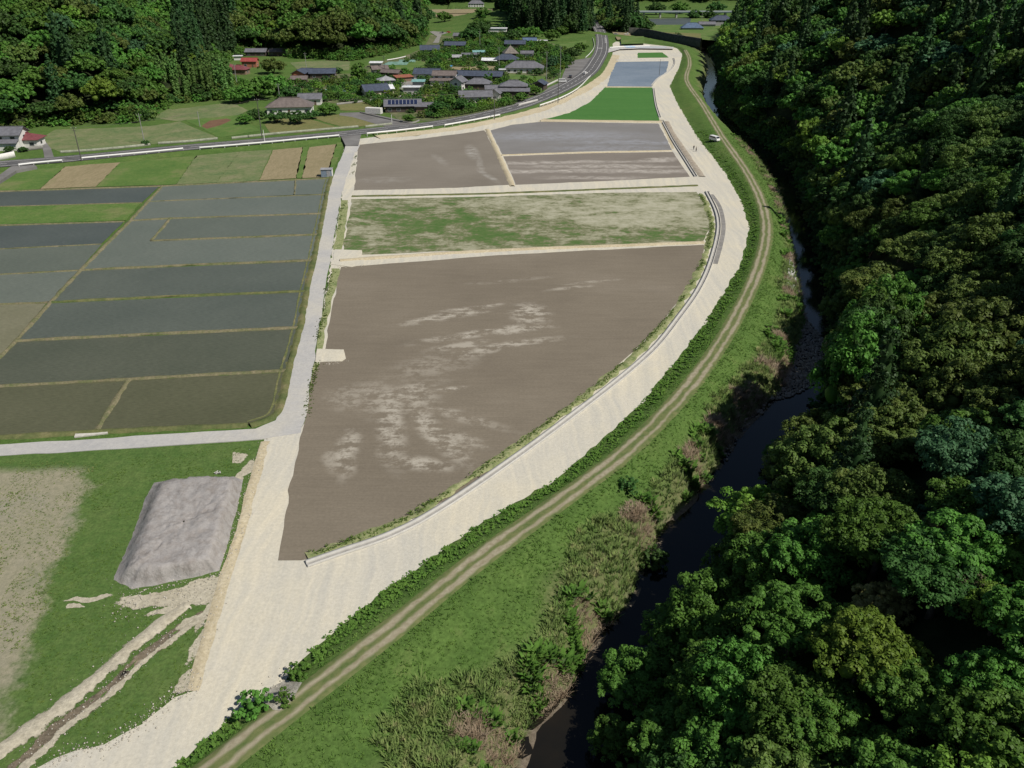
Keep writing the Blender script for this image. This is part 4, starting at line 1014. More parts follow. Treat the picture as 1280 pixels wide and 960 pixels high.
# masses: points with a turn, a size and which crown to use
PIECE = {}
def piece(kind, seed, sp, lod):
    key = (kind, seed, sp, lod)
    if key not in PIECE:
        o = bpy.data.objects.new('crown_source', crown_mesh((kind, seed, lod), sp)); PIECE[key] = o
    return PIECE[key]
def mass(name, items, label, cat):
    combos = {}
    idx = []
    for c in items:
        lod = 0 if c[4] not in ('shrub', 'bamboo') and to_px(c[0], c[1], c[2])[2] < 130 else 1; key = (c[4], int(RNG.integers(1, 3 if lod == 0 else 4)), c[3], lod); combos.setdefault(key, len(combos)); idx.append(combos[key])
    me = bpy.data.meshes.new(name); n = len(items)
    me.vertices.add(n); me.vertices.foreach_set('co', np.array([(c[0], c[1], c[2]-.4) for c in items], np.float32).ravel())
    at = me.attributes.new('pick', 'INT', 'POINT'); at.data.foreach_set('value', np.array(idx, np.int32))
    at = me.attributes.new('turn', 'FLOAT_VECTOR', 'POINT'); at.data.foreach_set('vector', np.array([(0, 0, RNG.random()*6.28) for c in items], np.float32).ravel())
    at = me.attributes.new('size', 'FLOAT_VECTOR', 'POINT'); at.data.foreach_set('vector', np.array([(c[5], c[5], c[5]*(.85+.3*RNG.random())) for c in items], np.float32).ravel())
    o = bpy.data.objects.new(name, me); COL.objects.link(o); tag(o, label, cat, kind='stuff')
    ng = bpy.data.node_groups.new(name, 'GeometryNodeTree')
    ng.interface.new_socket('Geometry', in_out='INPUT', socket_type='NodeSocketGeometry'); ng.interface.new_socket('Geometry', in_out='OUTPUT', socket_type='NodeSocketGeometry')
    gi = ng.nodes.new('NodeGroupInput'); go = ng.nodes.new('NodeGroupOutput'); jn = ng.nodes.new('GeometryNodeJoinGeometry')
    def attr(nm, ty):
        a = ng.nodes.new('GeometryNodeInputNamedAttribute'); a.data_type = ty; a.inputs[0].default_value = nm; return a.outputs[0]
    pick, turn, size = attr('pick', 'INT'), attr('turn', 'FLOAT_VECTOR'), attr('size', 'FLOAT_VECTOR')
    for key, k in combos.items():
        oi = ng.nodes.new('GeometryNodeObjectInfo'); oi.inputs['Object'].default_value = piece(*key)
        ip = ng.nodes.new('GeometryNodeInstanceOnPoints'); cp = ng.nodes.new('FunctionNodeCompare'); cp.data_type = 'INT'; cp.operation = 'EQUAL'
        ng.links.new(pick, cp.inputs[2]); cp.inputs[3].default_value = k
        ng.links.new(gi.outputs[0], ip.inputs['Points']); ng.links.new(cp.outputs[0], ip.inputs['Selection'])
        ng.links.new(oi.outputs['Geometry'], ip.inputs['Instance']); ng.links.new(turn, ip.inputs['Rotation']); ng.links.new(size, ip.inputs['Scale'])
        ng.links.new(ip.outputs[0], jn.inputs[0])
    ng.links.new(jn.outputs[0], go.inputs[0])
    md = o.modifiers.new('crowns', 'NODES'); md.node_group = ng; return o
mass('distant_forest', rest, 'dense mixed woodland filling the upper slope across the river', 'forest')
mass('hillside_forest', cand2, 'dense mixed woodland covering the hill behind the village', 'forest')
print('individual trees', len(ind), 'mass right', len(rest), 'mass left', len(cand2))

# ------------------------------------------------------------------ drainage channels (raised U-shaped concrete)
M_CH = flat('channel_concrete', (.43,.42,.39), .8, var=.07, s=1.2)
M_CHIN = flat('channel_floor', (.30,.29,.27), .85, var=.15, s=1.2)
def channel(px, label, w=.26, h=.34, wall=.10, left=.46):
    L = catmull(GA(px), 5); t = empty('drainage_channel', (0,0,0)); tag(t, label, 'channel')
    loft('side_wall', L, [(-w-left,0.02),(-w-left,h),(-w,h),(-w,.08)], M_CH, 1.2, parent=t, kind=None)
    loft('channel_floor', L, [(-w-.02,.07),(w+.02,.07)], M_CHIN, 1.2, parent=t, kind=None)
    loft('side_wall', L, [(w,.08),(w,h),(w+wall,h),(w+wall,.02)], M_CH, 1.2, parent=t, kind=None)
    for P_, Q_ in ((L[0], L[1]), (L[-1], L[-2])):
        d = (P_-Q_)/np.hypot(*(P_-Q_)); e = MB(); a = math.atan2(d[1], d[0])
        e.box(-.1, .04, -w-left-.02, w+wall, .0, h*.7, M=Matrix.Translation((P_[0], P_[1], 0)) @ Matrix.Rotation(a, 4, 'Z')); e.build('end_cap', M_CH, t)
    return t
channel([(384,707),(430,691),(475,676),(505,663),(530,650),(575,622),(640,577),(700,533),(775,475),(820,435),(850,397),(872,366),(887,335),(897,300),(899,280),(895,262),(884,240)],
        'long pale concrete channel curving along the right side of the big brown field')
channel([(870,221),(856,199),(842,177),(835,164),(828,151)], 'straight pale concrete channel beside the wet upper fields', w=.3, h=.35, left=.3)
channel([(825,147),(820,131),(817,111)], 'short pale channel beside the bright green rice field', w=.3, h=.35, left=.25)
channel([(815,107),(823,98),(837,89),(843,80),(842,73)], 'curved pale channel around the blue water paddy', w=.3, h=.35, left=.25)
loft('channel_verge', catmull(GA([(386,701),(430,686),(470,671),(500,658),(526,644),(570,615),(636,571),(696,527),(770,469),(815,429),(845,392),(867,360),(881,331),(890,303),(893,283),(888,262),(879,243)]), 5), [(-1.5,.02),(-.9,.2),(-.3,.26),(.12,.1)], M_VERGE, .8, wob=.4, smooth=True)
loft('dark_bed_strip', catmull(GA([(891,243),(901,258),(906,280),(904,300),(896,330)]), 4), [(-.2,.02),(.9,.03)], surf('wet_gravel', [(.3,(.17,.165,.155)),(.7,(.26,.25,.235))], None, .5), 1.5)
for px in ([(875,221),(860,199),(846,178),(838,166),(831,152)],):
    loft('channel_backfill', catmull(GA(px), 4), [(-.4,.02),(.0,.2),(1.3,.2),(1.7,.02)], surf('backfill', [(.3,(.26,.22,.17)),(.7,(.36,.32,.26))], None, .5), 1.5, wob=.15)

# ------------------------------------------------------------------ heap of spread grey soil
def soil_heap():
    base = GA([(141,724),(165,668),(181,622),(192,603),(213,598.5),(292,594.5),(304,599),(297,634),(286,675),(275,713),(240,722),(200,730),(165,736)])
    top = GA([(166,706),(184,660),(199,618),(206,604),(220,600),(284,596.5),(286,600),(280,630),(268,668),(258,697),(235,702),(205,706),(178,708)], 1.9)
    B = densify(base, .5); n = len(B); kk = np.linspace(0, len(top), n, endpoint=False)
    # match each base point with the same fraction along the rim
    def frac(Pg, m):
        Q = np.vstack([Pg, Pg[:1]]); s = np.concatenate([[0], np.cumsum(np.hypot(*np.diff(Q, axis=0).T))]); f = []
        for i in range(len(Pg)):
            c = m[i]; f += [(Q[i]+(Q[i+1]-Q[i])*k/c) for k in range(c)]
        return np.array(f)
    m = [max(1, int(np.hypot(*(b-a))//.45)) for a, b in zip(base, np.roll(base, -1, 0))]
    B = frac(base, m); Tt = frac(top, m); n = len(B); rings = []; cen = top.mean(0)
    for r in (0, .25, .5, .75, 1.0):
        q = B*(1-r)+Tt*r; z = -.08+1.95*sstep(np.array([r]), 0, 1.0)[0]
        ang = np.arange(n); gl = (vnoise(q[:,0], q[:,1], .55, 14)-.5)
        rings.append(np.column_stack([q+(q-cen)/np.hypot(*(q-cen).T)[:,None]*(gl*.5*(1-abs(r-.5)))[:,None], z+gl*.22*(r > 0)]))
    for r in np.linspace(.08, .98, 16):
        q = Tt*(1-r)+cen*r; z = 1.87+(vnoise(q[:,0], q[:,1], 1.5, 15)-.5)*.30+(vnoise(q[:,0], q[:,1], .45, 16)-.5)*.26
        rings.append(np.column_stack([q, z]))
    V = np.vstack(rings); i, j = np.meshgrid(np.arange(len(rings)-1), np.arange(n)); a = (i*n+j).ravel(); b = (i*n+(j+1) % n).ravel()
    fc = np.stack([a, b, b+n, a+n], 1)
    mt = surf('grey_volcanic_soil', [(.3, (.235,.22,.21)), (.6, (.31,.295,.285)), (.75, (.36,.345,.335))], [(.35, (.215,.19,.17)), (.55, (.33,.315,.305))], .25, .9, bmp=.9, bs=2.2, grain=.12)
    o = link_mesh('soil_heap', V, fc, mt, smooth=True)
    tag(o, 'flat topped heap of grey soil on the meadow beside the gravel road', 'soil heap')
soil_heap()
def scrap(px, py, label, name, mat, s=1.0):
    mb = MB(); rng = random.Random(3)
    for k in range(5):
        M = Matrix.Translation((rng.uniform(-.7,.7)*s, rng.uniform(-.3,.3)*s, .06+.05*k)) @ Matrix.Rotation(rng.random()*3, 4, 'Z') @ Matrix.Rotation(.1, 4, 'X')
        mb.box(-.45*s, .45*s, -.12*s, .12*s, -.03, .03, M=M)
    o = mb.build(name, mat); o.location = (*G(px, py), 0); tag(o, label, 'scrap'); return o
M_WHITE = flat('white_paint', (.72,.72,.70), .5, var=.05)
scrap(273, 592, 'scatter of pale scrap boards at the back edge of the grey soil heap', 'scrap_board', M_CONC, .55)

# ------------------------------------------------------------------ weeds, grass and reeds (mass growth)
M_TUFT = {k: leaf_material('tuft_'+k, a, b, c, .30, .6) for k, a, b, c in [
 ('green', (.060,.125,.024), (.095,.175,.034), (.14,.20,.05)), ('dark', (.055,.125,.022), (.092,.180,.032), None),
 ('reed', (.085,.145,.035), (.145,.19,.060), (.28,.25,.13)), ('dry', (.24,.19,.12), (.30,.25,.17), (.36,.31,.23))]}
def tufts(name, P, hgt, blades, mat, w=.10, lean=.5, label=None, cat=None, zoff=-.03, leafy=False):
    """blades of grass standing on the land around points P"""
    n = len(P)
    if not n: return
    z0 = terrain(P)+zoff; rng = np.random.default_rng(n)
    hh = hgt*(.55+.8*vnoise(P[:,0], P[:,1], 2.3, 77))*(.7+.6*rng.random(n))
    Pi = np.repeat(np.arange(n), blades); m = n*blades
    a = rng.random(m)*6.283; off = rng.random(m)*hh[Pi]*.35
    bx = P[Pi, 0]+np.cos(a)*off; by = P[Pi, 1]+np.sin(a)*off; H_ = hh[Pi]*(.6+.5*rng.random(m)); ln = H_*lean*(.3+rng.random(m))
    ww = w*(.6+.8*rng.random(m)); tx, ty = -np.sin(a)*ww, np.cos(a)*ww
    A = np.stack([bx-tx, by-ty, z0[Pi]], 1); B = np.stack([bx+tx, by+ty, z0[Pi]], 1)
    mx = bx+np.cos(a)*ln*.4; my = by+np.sin(a)*ln*.4
    if leafy: k1 = 1.6
    else: k1 = .9
    C = np.stack([mx+tx*k1, my+ty*k1, z0[Pi]+H_*.6], 1); D = np.stack([mx-tx*k1, my-ty*k1, z0[Pi]+H_*.6], 1)
    E_ = np.stack([bx+np.cos(a)*ln, by+np.sin(a)*ln, z0[Pi]+H_*(1 if not leafy else .8)], 1)
    V = np.stack([A, B, C, D, E_], 1).reshape(-1, 3); i = np.arange(m)*5
    q = np.stack([i, i+1, i+2, i+3], 1); t = np.stack([i+3, i+2, i+4, i+4], 1)
    fc = [tuple(r) for r in q.tolist()]+[tuple(r[:3]) for r in t.tolist()]
    me = bpy.data.meshes.new(name); me.vertices.add(len(V)); me.vertices.foreach_set('co', V.astype(np.float32).ravel())
    nl = 4*m+3*m; vi = np.concatenate([q.ravel(), t[:, :3].ravel()]).astype(np.int32)
    me.loops.add(nl); me.loops.foreach_set('vertex_index', vi); me.polygons.add(2*m)
    st = np.concatenate([np.arange(m)*4, 4*m+np.arange(m)*3]).astype(np.int32); me.polygons.foreach_set('loop_start', st)
    me.polygons.foreach_set('loop_total', np.concatenate([np.full(m, 4), np.full(m, 3)]).astype(np.int32)); me.update(calc_edges=True)
    me.materials.append(mat); o = bpy.data.objects.new(name, me); COL.objects.link(o); tag(o, label, cat, kind='stuff'); return o
def spray(n, x0, x1, y0, y1):
    return np.column_stack([x0+(x1-x0)*RNG.random(n), y0+(y1-y0)*RNG.random(n)])
P = spray(320000, -60, 130, 24, 330); _, I = terrain(P, True)
vis = in_view(P[:,0], P[:,1], 0, 120); den = RNG.random(len(P)) < np.clip(1.35-P[:,1]/260, .25, 1)
w1 = vnoise(P[:,0], P[:,1], 4.2, 31); w2 = vnoise(P[:,0], P[:,1], 11, 32)
t_, u_ = I['t'], I['u']
trackd = np.abs(sdist(P, TT))
ok1 = vis & den & I['z1'] & (t_ < .82) & (trackd > 1.6)
ramp_c = np.array(G(348, 872, .4)); ok1 &= np.hypot(P[:,0]-ramp_c[0], P[:,1]-ramp_c[1]) > 4.2
tufts('embankment_weeds', P[ok1 & (t_ > .12) & (w1 > .25)][:22000], .26, 6, M_TUFT['green'], .045, .9, 'rough green weeds along the dike beside the track', 'weeds')
he = ok1 & (t_ < .42)
Ph = P[he]; tufts('roadside_weeds', Ph[:16000], .34, 8, M_TUFT['dark'], .065, .9, 'thick leafy weeds spilling over the outer edge of the gravel road', 'weeds', leafy=True)
ok2 = vis & den & I['z2'] & (trackd > 1.7)
g = ok2 & (u_ < .62+.25*(w2-.5)); tufts('bank_grass', P[g][:32000], .26, 6, M_TUFT['green'], .04, .9, 'lush green grass covering the river side slope of the dike', 'grass')
g = ok2 & (u_ > .46+.4*(w2-.5)) & (u_ < .97) & (w1 < .62); tufts('river_reeds', P[g][:24000], .85, 9, M_TUFT['reed'], .055, .7, 'tangled green and tan reeds between the dike and the river', 'reeds')
g = ok2 & (u_ > .5) & (u_ < .99) & (w1 > .60); tufts('dry_reeds', P[g][:3200], .8, 11, M_TUFT['dry'], .035, 1.0, 'patches of dead straw coloured reeds on the river bank', 'reeds')
g = ok2 & (u_ > .45) & (u_ < .95) & (w2 > .58) & (w1 > .48) & (w1 < .6); tufts('bank_scrub', P[g][:2200], 1.2, 14, M_TUFT['dark'], .13, .6, 'dark leafy scrub among the reeds', 'scrub', leafy=True)
# meadow growth, bottom left
Q = spray(26000, -75, -14, 42, 112); poly = GA([(0,575),(122,577),(326,556),(299,662),(262,778),(246,828),(238,858),(175,903),(134,928),(50,958),(-60,1000),(-60,575)])
q = in_poly(Q, poly) & ~in_poly(Q, GA([(138,728),(190,600),(306,594),(276,716),(250,800),(244,800),(240,760),(170,768)]))
dl = np.minimum(np.abs(sdist(Q, GA([(-60,985),(0,938),(60,900),(109,858),(150,822),(178,798),(205,778),(235,757)]))), np.abs(sdist(Q, GA([(-20,1000),(19,960),(70,913),(125,872),(169,829),(219,790),(256,766)]))))
q &= (dl > 1.2) & in_view(Q[:,0], Q[:,1], 0, 10) & (vnoise(Q[:,0], Q[:,1], 3, 5) > .38)
dry = in_poly(Q, GA([(-260,570),(0,572),(122,577),(108,610),(94,680),(62,760),(24,840),(-20,905),(-260,980)]))
tufts('meadow_grass', Q[q & ~dry][:12000], .13, 5, M_TUFT['green'], .045, 1.2, 'short green grass of the meadow around the soil heap', 'grass', zoff=.0)
tufts('dry_meadow_grass', Q[q & dry][:5000], .15, 5, M_TUFT['reed'], .04, 1.2, 'sparse tan grass of the fallow field at the left edge', 'grass', zoff=.0)
# green clumps in the verge strip
vs_ = np.vstack([np.array(G(a, b)) for a, b in [(427,262),(425,272),(424,284),(430,256),(414,345),(412,355),(409,368),(407,382),(404,397),(401,410),(399,420),(396,458),(393,468),(391,478),(388,490),(387,500),(444,196),(442,206),(441,216),(408,362),(402,402),(390,484),(384,515)]])
Q = np.repeat(vs_, 30, 0)+RNG.normal(size=(len(vs_)*30, 2))*np.array([.32,1.3]); tufts('verge_weeds', Q, .15, 6, M_TUFT['green'], .06, .7, 'clumps of green weeds in the strip beside the farm road', 'weeds', zoff=.1, leafy=True)
Lc = catmull(GA([(386,701),(470,671),(526,644),(636,571),(696,527),(770,469),(845,392),(881,331),(893,283),(879,243)]), 6); Lc, _ = resample(Lc, .12)
Lc = offset_line(Lc, -.75)+RNG.normal(size=Lc.shape)*.3; Lc = Lc[vnoise(Lc[:,0], Lc[:,1], 3, 6) > .42]; tufts('channel_weeds', Lc, .26, 5, M_TUFT['green'], .05, .8, 'yellowish weeds between the channel and the brown field', 'weeds', zoff=.28)
# stones of the gravel bar
def stones():
    rng = np.random.default_rng(5); V = []; Fc = []; n0 = 0; cnt = 0
    P = spray(40000, 32, 62, 95, 175); _, I = terrain(P, True)
    a = np.array([to_px(x, y, -5)[:2] for x, y in P[:1]])
    px, py, _z = to_px(P[:,0], P[:,1], np.full(len(P), -5.0))
    e = np.where(I['dL'] > 0, np.abs(I['dL']), -np.abs(I['dL']))
    wd = np.interp(py, [370, 400, 440, 480, 500], [2, 4.5, 5.5, 4, 0.5])
    k = ((py > 375) & (py < 500) & (e > -1.6) & (e < wd) & (rng.random(len(P)) < .75)) | ((e > -.8) & (e < .5) & (rng.random(len(P)) < .12) & (py > 300))
    for (x, y), ee in zip(P[k][:2600], e[k][:2600]):
        r = .12+.26*rng.random()**2.5; z = -5.0 if ee > 0 else -4.85
        b, f = ball((x, y, z+.02), r, rng, 6, 3, .6); V.append(b); Fc.append(f+n0); n0 += len(b)
    m = surf('river_stone', [(.3, (.20,.17,.14)), (.7, (.40,.36,.31))], None, 1.0, bmp=.3, grain=.3)
    o = link_mesh('gravel_bar', np.vstack(V), np.vstack(Fc), m); tag(o, 'bar of rounded river stones in the shallows below the revetment', 'stones', kind='stuff')
stones()
def loose_stones():
    rng = np.random.default_rng(8); V = []; Fc = []; n0 = 0
    src = [([(330,552),(313,612),(299,665),(278,727),(263,780),(250,822),(240,862)], 420, .5), ([(240,862),(219,869),(175,906),(134,933),(94,938),(50,962)], 380, .6), ([(150,760),(200,752),(262,728)], 260, 1.2),
           ([(8,938),(60,900),(109,858),(178,798),(235,757)], 300, .8), ([(19,960),(125,872),(219,790)], 220, .5), ([(322,878),(345,862),(372,856),(350,885)], 160, 1.2), ([(141,730),(170,742),(240,728),(276,716),(305,610)], 260, .6), ([(398,455),(433,452)], 50, .5), ([(414,334),(458,332)], 50, .5)]
    for px, n, sd_ in src:
        L, _ = resample(GA(px), .1)
        for k in range(n):
            p = L[rng.integers(len(L))]+rng.normal(size=2)*sd_; r = .035+.09*rng.random()**3
            b, f = ball((p[0], p[1], .05), r, rng, 5, 3, .7); V.append(b); Fc.append(f+n0); n0 += len(b)
    o = link_mesh('loose_stones', np.vstack(V), np.vstack(Fc), surf('crushed_stone', [(.3, (.30,.28,.24)), (.7, (.52,.49,.42))], None, 1.0, bmp=.2, grain=.3)); tag(o, 'loose pale stones along the edges of the gravel road and the spoil', 'stones', kind='stuff')
loose_stones()
for k, (px, py, s, lb) in enumerate([(820,688,.62,'dense dark green bush at the water edge by the muddy pool'), (782,632,.5,'leafy bush in the grass slope above the muddy pool'), (373,843,.42,'brown tinged bush at the gravel ramp, upper side'),
    (316,888,.55,'bright green bush at the gravel ramp, lower side'), (357,882,.3,'small green bush between gravel ramp and dirt track')]):
    x, y = G(px, py, -3.0 if k < 2 else .6); tree(x, y, TH(x, y)-.2, ('shrub', k+1, 0), 'dark green' if k < 2 else 'mid green', s, k, lb, name='bush', cat='bush')

# ------------------------------------------------------------------ village houses
def roof_mat(name, c, s=1.3):
    m, nt, b = mat_new(name); v = coords(nt)
    w = N(nt, 'ShaderNodeTexWave'); w.inputs['Scale'].default_value = 1.6; w.bands_direction = 'X'; nt.links.new(v, w.inputs[0])
    lo = tuple(x*.75 for x in c); hi = tuple(x*1.3 for x in c)
    nt.links.new(ramp(nt, noise(nt, v, .7, 5, .65), [(.3, lo), (.7, hi)]), b.inputs['Base Color']); b.inputs['Roughness'].default_value = .5
    bump(nt, b, w.outputs[1], .4, .05); return m
RM = {'navy': roof_mat('navy_tile', (.062,.075,.105)), 'grey': roof_mat('grey_tile', (.14,.14,.155)), 'pale': roof_mat('pale_tile', (.30,.30,.31)), 'brown': roof_mat('brown_tile', (.15,.125,.115)),
      'blue': roof_mat('blue_tile', (.09,.13,.20)), 'red': roof_mat('red_roof', (.27,.06,.055)), 'maroon': roof_mat('maroon_roof', (.17,.055,.06)), 'white': roof_mat('white_roof', (.62,.63,.64)), 'teal': roof_mat('teal_roof', (.18,.34,.32)), 'thatch': roof_mat('thatch_grey', (.17,.15,.13)), 'rust': roof_mat('rust_red_roof', (.27,.10,.06))}
WM = {'white': flat('white_wall', (.62,.61,.58), .8), 'cream': flat('cream_wall', (.55,.50,.38), .8), 'dark': flat('dark_timber_wall', (.075,.06,.05), .8), 'brown': flat('brown_wall', (.20,.14,.10), .8),
      'grey': flat('grey_wall', (.30,.30,.30), .8), 'teal': flat('teal_wall', (.07,.18,.17), .7), 'orange': flat('orange_gable', (.33,.13,.08), .7)}
M_FRAME = flat('window_frame', (.42,.42,.42), .5); M_PANE = flat('window_pane', (.03,.035,.045), .12, .6); M_DOOR = flat('house_door', (.12,.08,.055), .6); M_PANEL = flat('solar_panel', (.018,.025,.06), .18, .6); M_ALU = flat('aluminium', (.45,.46,.47), .4)
def add_window(root, x, y, z, w, h, side):
    """frame with its pane on a wall; side is the outward direction"""
    R = Matrix.Translation((x, y, z)) @ Matrix.Rotation({'-y': 0, '+x': math.pi/2, '+y': math.pi, '-x': -math.pi/2}[side], 4, 'Z')
    f = MB()
    for (a, b, c, d) in ((-w/2, w/2, -h/2, -h/2+.09), (-w/2, w/2, h/2-.09, h/2), (-w/2, -w/2+.08, -h/2+.09, h/2-.09), (w/2-.08, w/2, -h/2+.09, h/2-.09)): f.box(a, b, -.07, .02, c, d, M=R)
    o = f.build('window', M_FRAME, root); p = MB(); p.box(-w/2+.08, w/2-.08, -.04, .01, -h/2+.09, h/2-.09, M=R); p.build('pane', M_PANE, o)
def roof_part(root, w, d, z, rise, kind, mat, ev=.7, x0=0, y0=0, th=.16, name='roof'):
    mb = MB(); a, b = w/2+ev, d/2+ev
    if kind == 'gable':
        for s in (-1, 1):
            v = [(-a+x0, s*b+y0, z-ev*rise/(d/2)), (a+x0, s*b+y0, z-ev*rise/(d/2)), (a+x0, y0, z+rise), (-a+x0, y0, z+rise)]; v += [(p[0], p[1], p[2]+th) for p in v]
            f = [(0,1,2,3),(7,6,5,4),(0,4,5,1),(1,5,6,2),(2,6,7,3),(3,7,4,0)]; mb.add(v, f if s > 0 else [q[::-1] for q in f])
    elif kind == 'hip':
        r = max(a-b, .05); zz = z-.25; v = [(-a+x0,-b+y0,zz),(a+x0,-b+y0,zz),(a+x0,b+y0,zz),(-a+x0,b+y0,zz)]; v += [(p[0],p[1],p[2]+th) for p in v]+[(-r+x0,y0,z+rise),(r+x0,y0,z+rise)]
        mb.add(v, [(3,2,1,0),(0,1,5,4),(1,2,6,5),(2,3,7,6),(3,0,4,7),(4,5,9,8),(5,6,9),(6,7,8,9),(7,4,8)])
    elif kind == 'flat': mb.box(-a+x0, a+x0, -b+y0, b+y0, z, z+.28)
    elif kind == 'mono':
        v = [(-a+x0,-b+y0,z),(a+x0,-b+y0,z),(a+x0,b+y0,z+rise),(-a+x0,b+y0,z+rise)]; v += [(p[0],p[1],p[2]+th) for p in v]
        mb.add(v, [(3,2,1,0),(4,5,6,7),(0,1,5,4),(1,2,6,5),(2,3,7,6),(3,0,4,7)])
    o = mb.build(name, mat, root)
    if kind in ('gable', 'hip'):
        c = MB(); rr = a if kind == 'gable' else max(a-b, .3); c.box(-rr+x0, rr+x0, y0-.16, y0+.16, z+rise+.02, z+rise+.34); c.build('ridge_cap', mat, o)
    return o
def house(label, px, py, w, d, h, rot, roof='gable', rc='navy', wc='dark', rise=None, cat='house', wins=True, lower=None, name='house', group='houses of the village', z=None):
    x, y = G(px, py, .85); zz = TH(x, y) if z is None else z; a = math.radians(rot)
    x -= -math.sin(a)*0; cy = d/2
    t = empty(name, (x-math.sin(a)*cy*0, y+cy*.8, zz-.05), a); tag(t, label, cat, group)
    rise = rise if rise is not None else d*.24
    mb = MB(); mb.box(-w/2, w/2, -d/2, d/2, -.6, h)
    if roof == 'gable':
        for s in (-1, 1):
            X = s*(w/2-.1); v = [(X-.1, -d/2, h), (X-.1, d/2, h), (X-.1, 0, h+rise), (X+.1, -d/2, h), (X+.1, d/2, h), (X+.1, 0, h+rise)]
            mb.add(v, [(0,1,2),(5,4,3),(0,2,5,3),(1,4,5,2)])
    mb.build('wall', WM[wc], t)
    r = roof_part(t, w, d, h, rise, roof, RM[rc])
    if wins:
        n = max(2, int(w/3.6)); zs = [1.35] if h < 4.5 else [1.35, h-1.3]
        for z_ in zs:
            for k in range(n):
                xx = -w/2+w*(k+.5)/n
                if z_ < 2 and k == n//2:
                    q = MB(); q.box(xx-.5, xx+.5, -d/2-.05, -d/2+.02, -.0, 2.05); dd = q.build('door', M_DOOR, t); q = MB(); q.box(xx+.3, xx+.38, -d/2-.1, -d/2-.05, .95, 1.1); q.build('handle', M_ALU, dd); continue
                add_window(t, xx, -d/2-.02, z_, 1.7, 1.25, '-y')
            add_window(t, w/2+.02, 0, z_, 1.5, 1.1, '+x'); add_window(t, -w/2-.02, 0, z_, 1.5, 1.1, '-x')
    if lower:
        lw, ld, lh = lower
        mb = MB(); mb.box(-lw/2, lw/2, -d/2-ld, -d/2-.02, -.6, lh); mb.build('porch_wall', WM[wc], t)
        q = MB(); v = [(-lw/2-.6, -d/2-ld-.6, lh), (lw/2+.6, -d/2-ld-.6, lh), (lw/2+.4, -d/2-.03, lh+ld*.35), (-lw/2-.4, -d/2-.03, lh+ld*.35)]; v += [(p[0],p[1],p[2]+.15) for p in v]
        q.add(v, [(3,2,1,0),(4,5,6,7),(0,1,5,4),(1,2,6,5),(2,3,7,6),(3,0,4,7)]); q.build('porch_roof', RM[rc], t)
    return t, r
H_ = house
H_('white bungalow with broad grey hip roof beside the parking lot', 656, 91, 22, 10, 3.1, -4, 'hip', 'grey', 'white', 3.2)
H_('long low house with navy roof behind the whitewashed two storey house', 598, 101, 27, 8, 3.0, -9, 'gable', 'navy', 'dark')
H_('dark walled house with grey hip roof in front of the long navy roof', 598, 112, 13, 8, 3.2, -2, 'hip', 'grey', 'dark', 2.2)
H_('two storey dark house with blue-grey hip roofs nearest the road bend', 642, 119, 13, 8, 4.6, -3, 'hip', 'grey', 'dark', 2.2, lower=(16,3.5,2.5))
H_('small low outbuilding with grey roof between the two hip roofed houses', 617, 117, 8, 5, 2.6, 5, 'gable', 'grey', 'grey', wins=False)
H_('grey roofed house with white gable ends facing the road hedge', 594, 128, 15, 8, 3.0, 6, 'gable', 'grey', 'white')
H_('small white gabled annex at the right end of the grey roofed roadside house', 619, 125, 4.5, 4.5, 3.4, 80, 'gable', 'grey', 'white', 1.6)
H_('narrow white two storey house with green-grey gable behind the roadside hedge', 573, 113, 7, 6.5, 4.6, 70, 'gable', 'grey', 'white', 2)
H_('white two storey house with brown roofs above the clipped hedge', 556, 106, 12, 7, 5.2, -4, 'gable', 'brown', 'white', lower=(14,3,2.6))
H_('navy roofed house with white gable left of the two storey house', 534, 99, 14, 9, 3.2, -8, 'gable', 'navy', 'white')
H_('navy roofed house in trees right of the upper lane', 569, 62, 15, 8, 3.4, -3, 'gable', 'navy', 'dark')
H_('navy roofed building with teal wall left of the upper lane', 537, 67, 13, 8, 3.4, 4, 'gable', 'navy', 'teal', lower=(13,2.5,2.8))
H_('small grey roofed house in the trees above the upper lane', 575, 49, 10, 7, 3, -10, 'gable', 'grey', 'grey', wins=False)
H_('pale flat roofed hall at the back of the village', 622, 43, 16, 9, 4.4, -2, 'flat', 'white', 'white', name='village_hall', cat='hall')
H_('navy roofed house below the pale flat roofed hall', 644, 60, 15, 8, 3.2, -3, 'gable', 'navy', 'dark')
H_('blue-grey roofed shed right of the navy roof below the hall', 662, 55, 10, 6, 3, 4, 'gable', 'blue', 'dark', wins=False)
H_('low shed with white roof at the upper right of the village', 678, 55, 7, 4, 2.6, 0, 'flat', 'white', 'grey', wins=False, name='shed', cat='shed')
H_('cottage with steep brownish hipped roof in mid village', 638, 72, 9, 9, 3, 10, 'hip', 'thatch', 'dark', 4.6)
H_('broad dark hip roof house directly below the brownish cottage', 633, 80, 15, 9, 3, -4, 'hip', 'navy', 'dark', 2.8)
H_('small white walled house right of the brownish cottage', 659, 72, 8, 5, 3, -3, 'gable', 'grey', 'white')
H_('dark gabled garage at the corner of the parking lot', 675, 112, 6.5, 6, 3, 70, 'gable', 'navy', 'dark', wins=False, name='garage', cat='garage')
H_('open shed with white roof edge beside the tan yard', 612, 80, 9, 4, 2.5, -8, 'gable', 'white', 'dark', 1, wins=False, name='shed', cat='shed')
H_('small shed with pale roof in the garden below the navy roofed house', 570, 76, 6.5, 4, 2.6, 0, 'gable', 'pale', 'dark', 1, wins=False, name='shed', cat='shed')
H_('long low shed with dull grey roof above the tan yard', 588, 73, 11, 4, 2.4, 6, 'mono', 'grey', 'grey', .8, wins=False, name='shed', cat='shed')
H_('long low greenhouse shed with pale green roof above the tan yard', 599, 70, 8, 4, 2.6, 6, 'mono', 'teal', 'grey', .8, wins=False, name='shed', cat='shed')
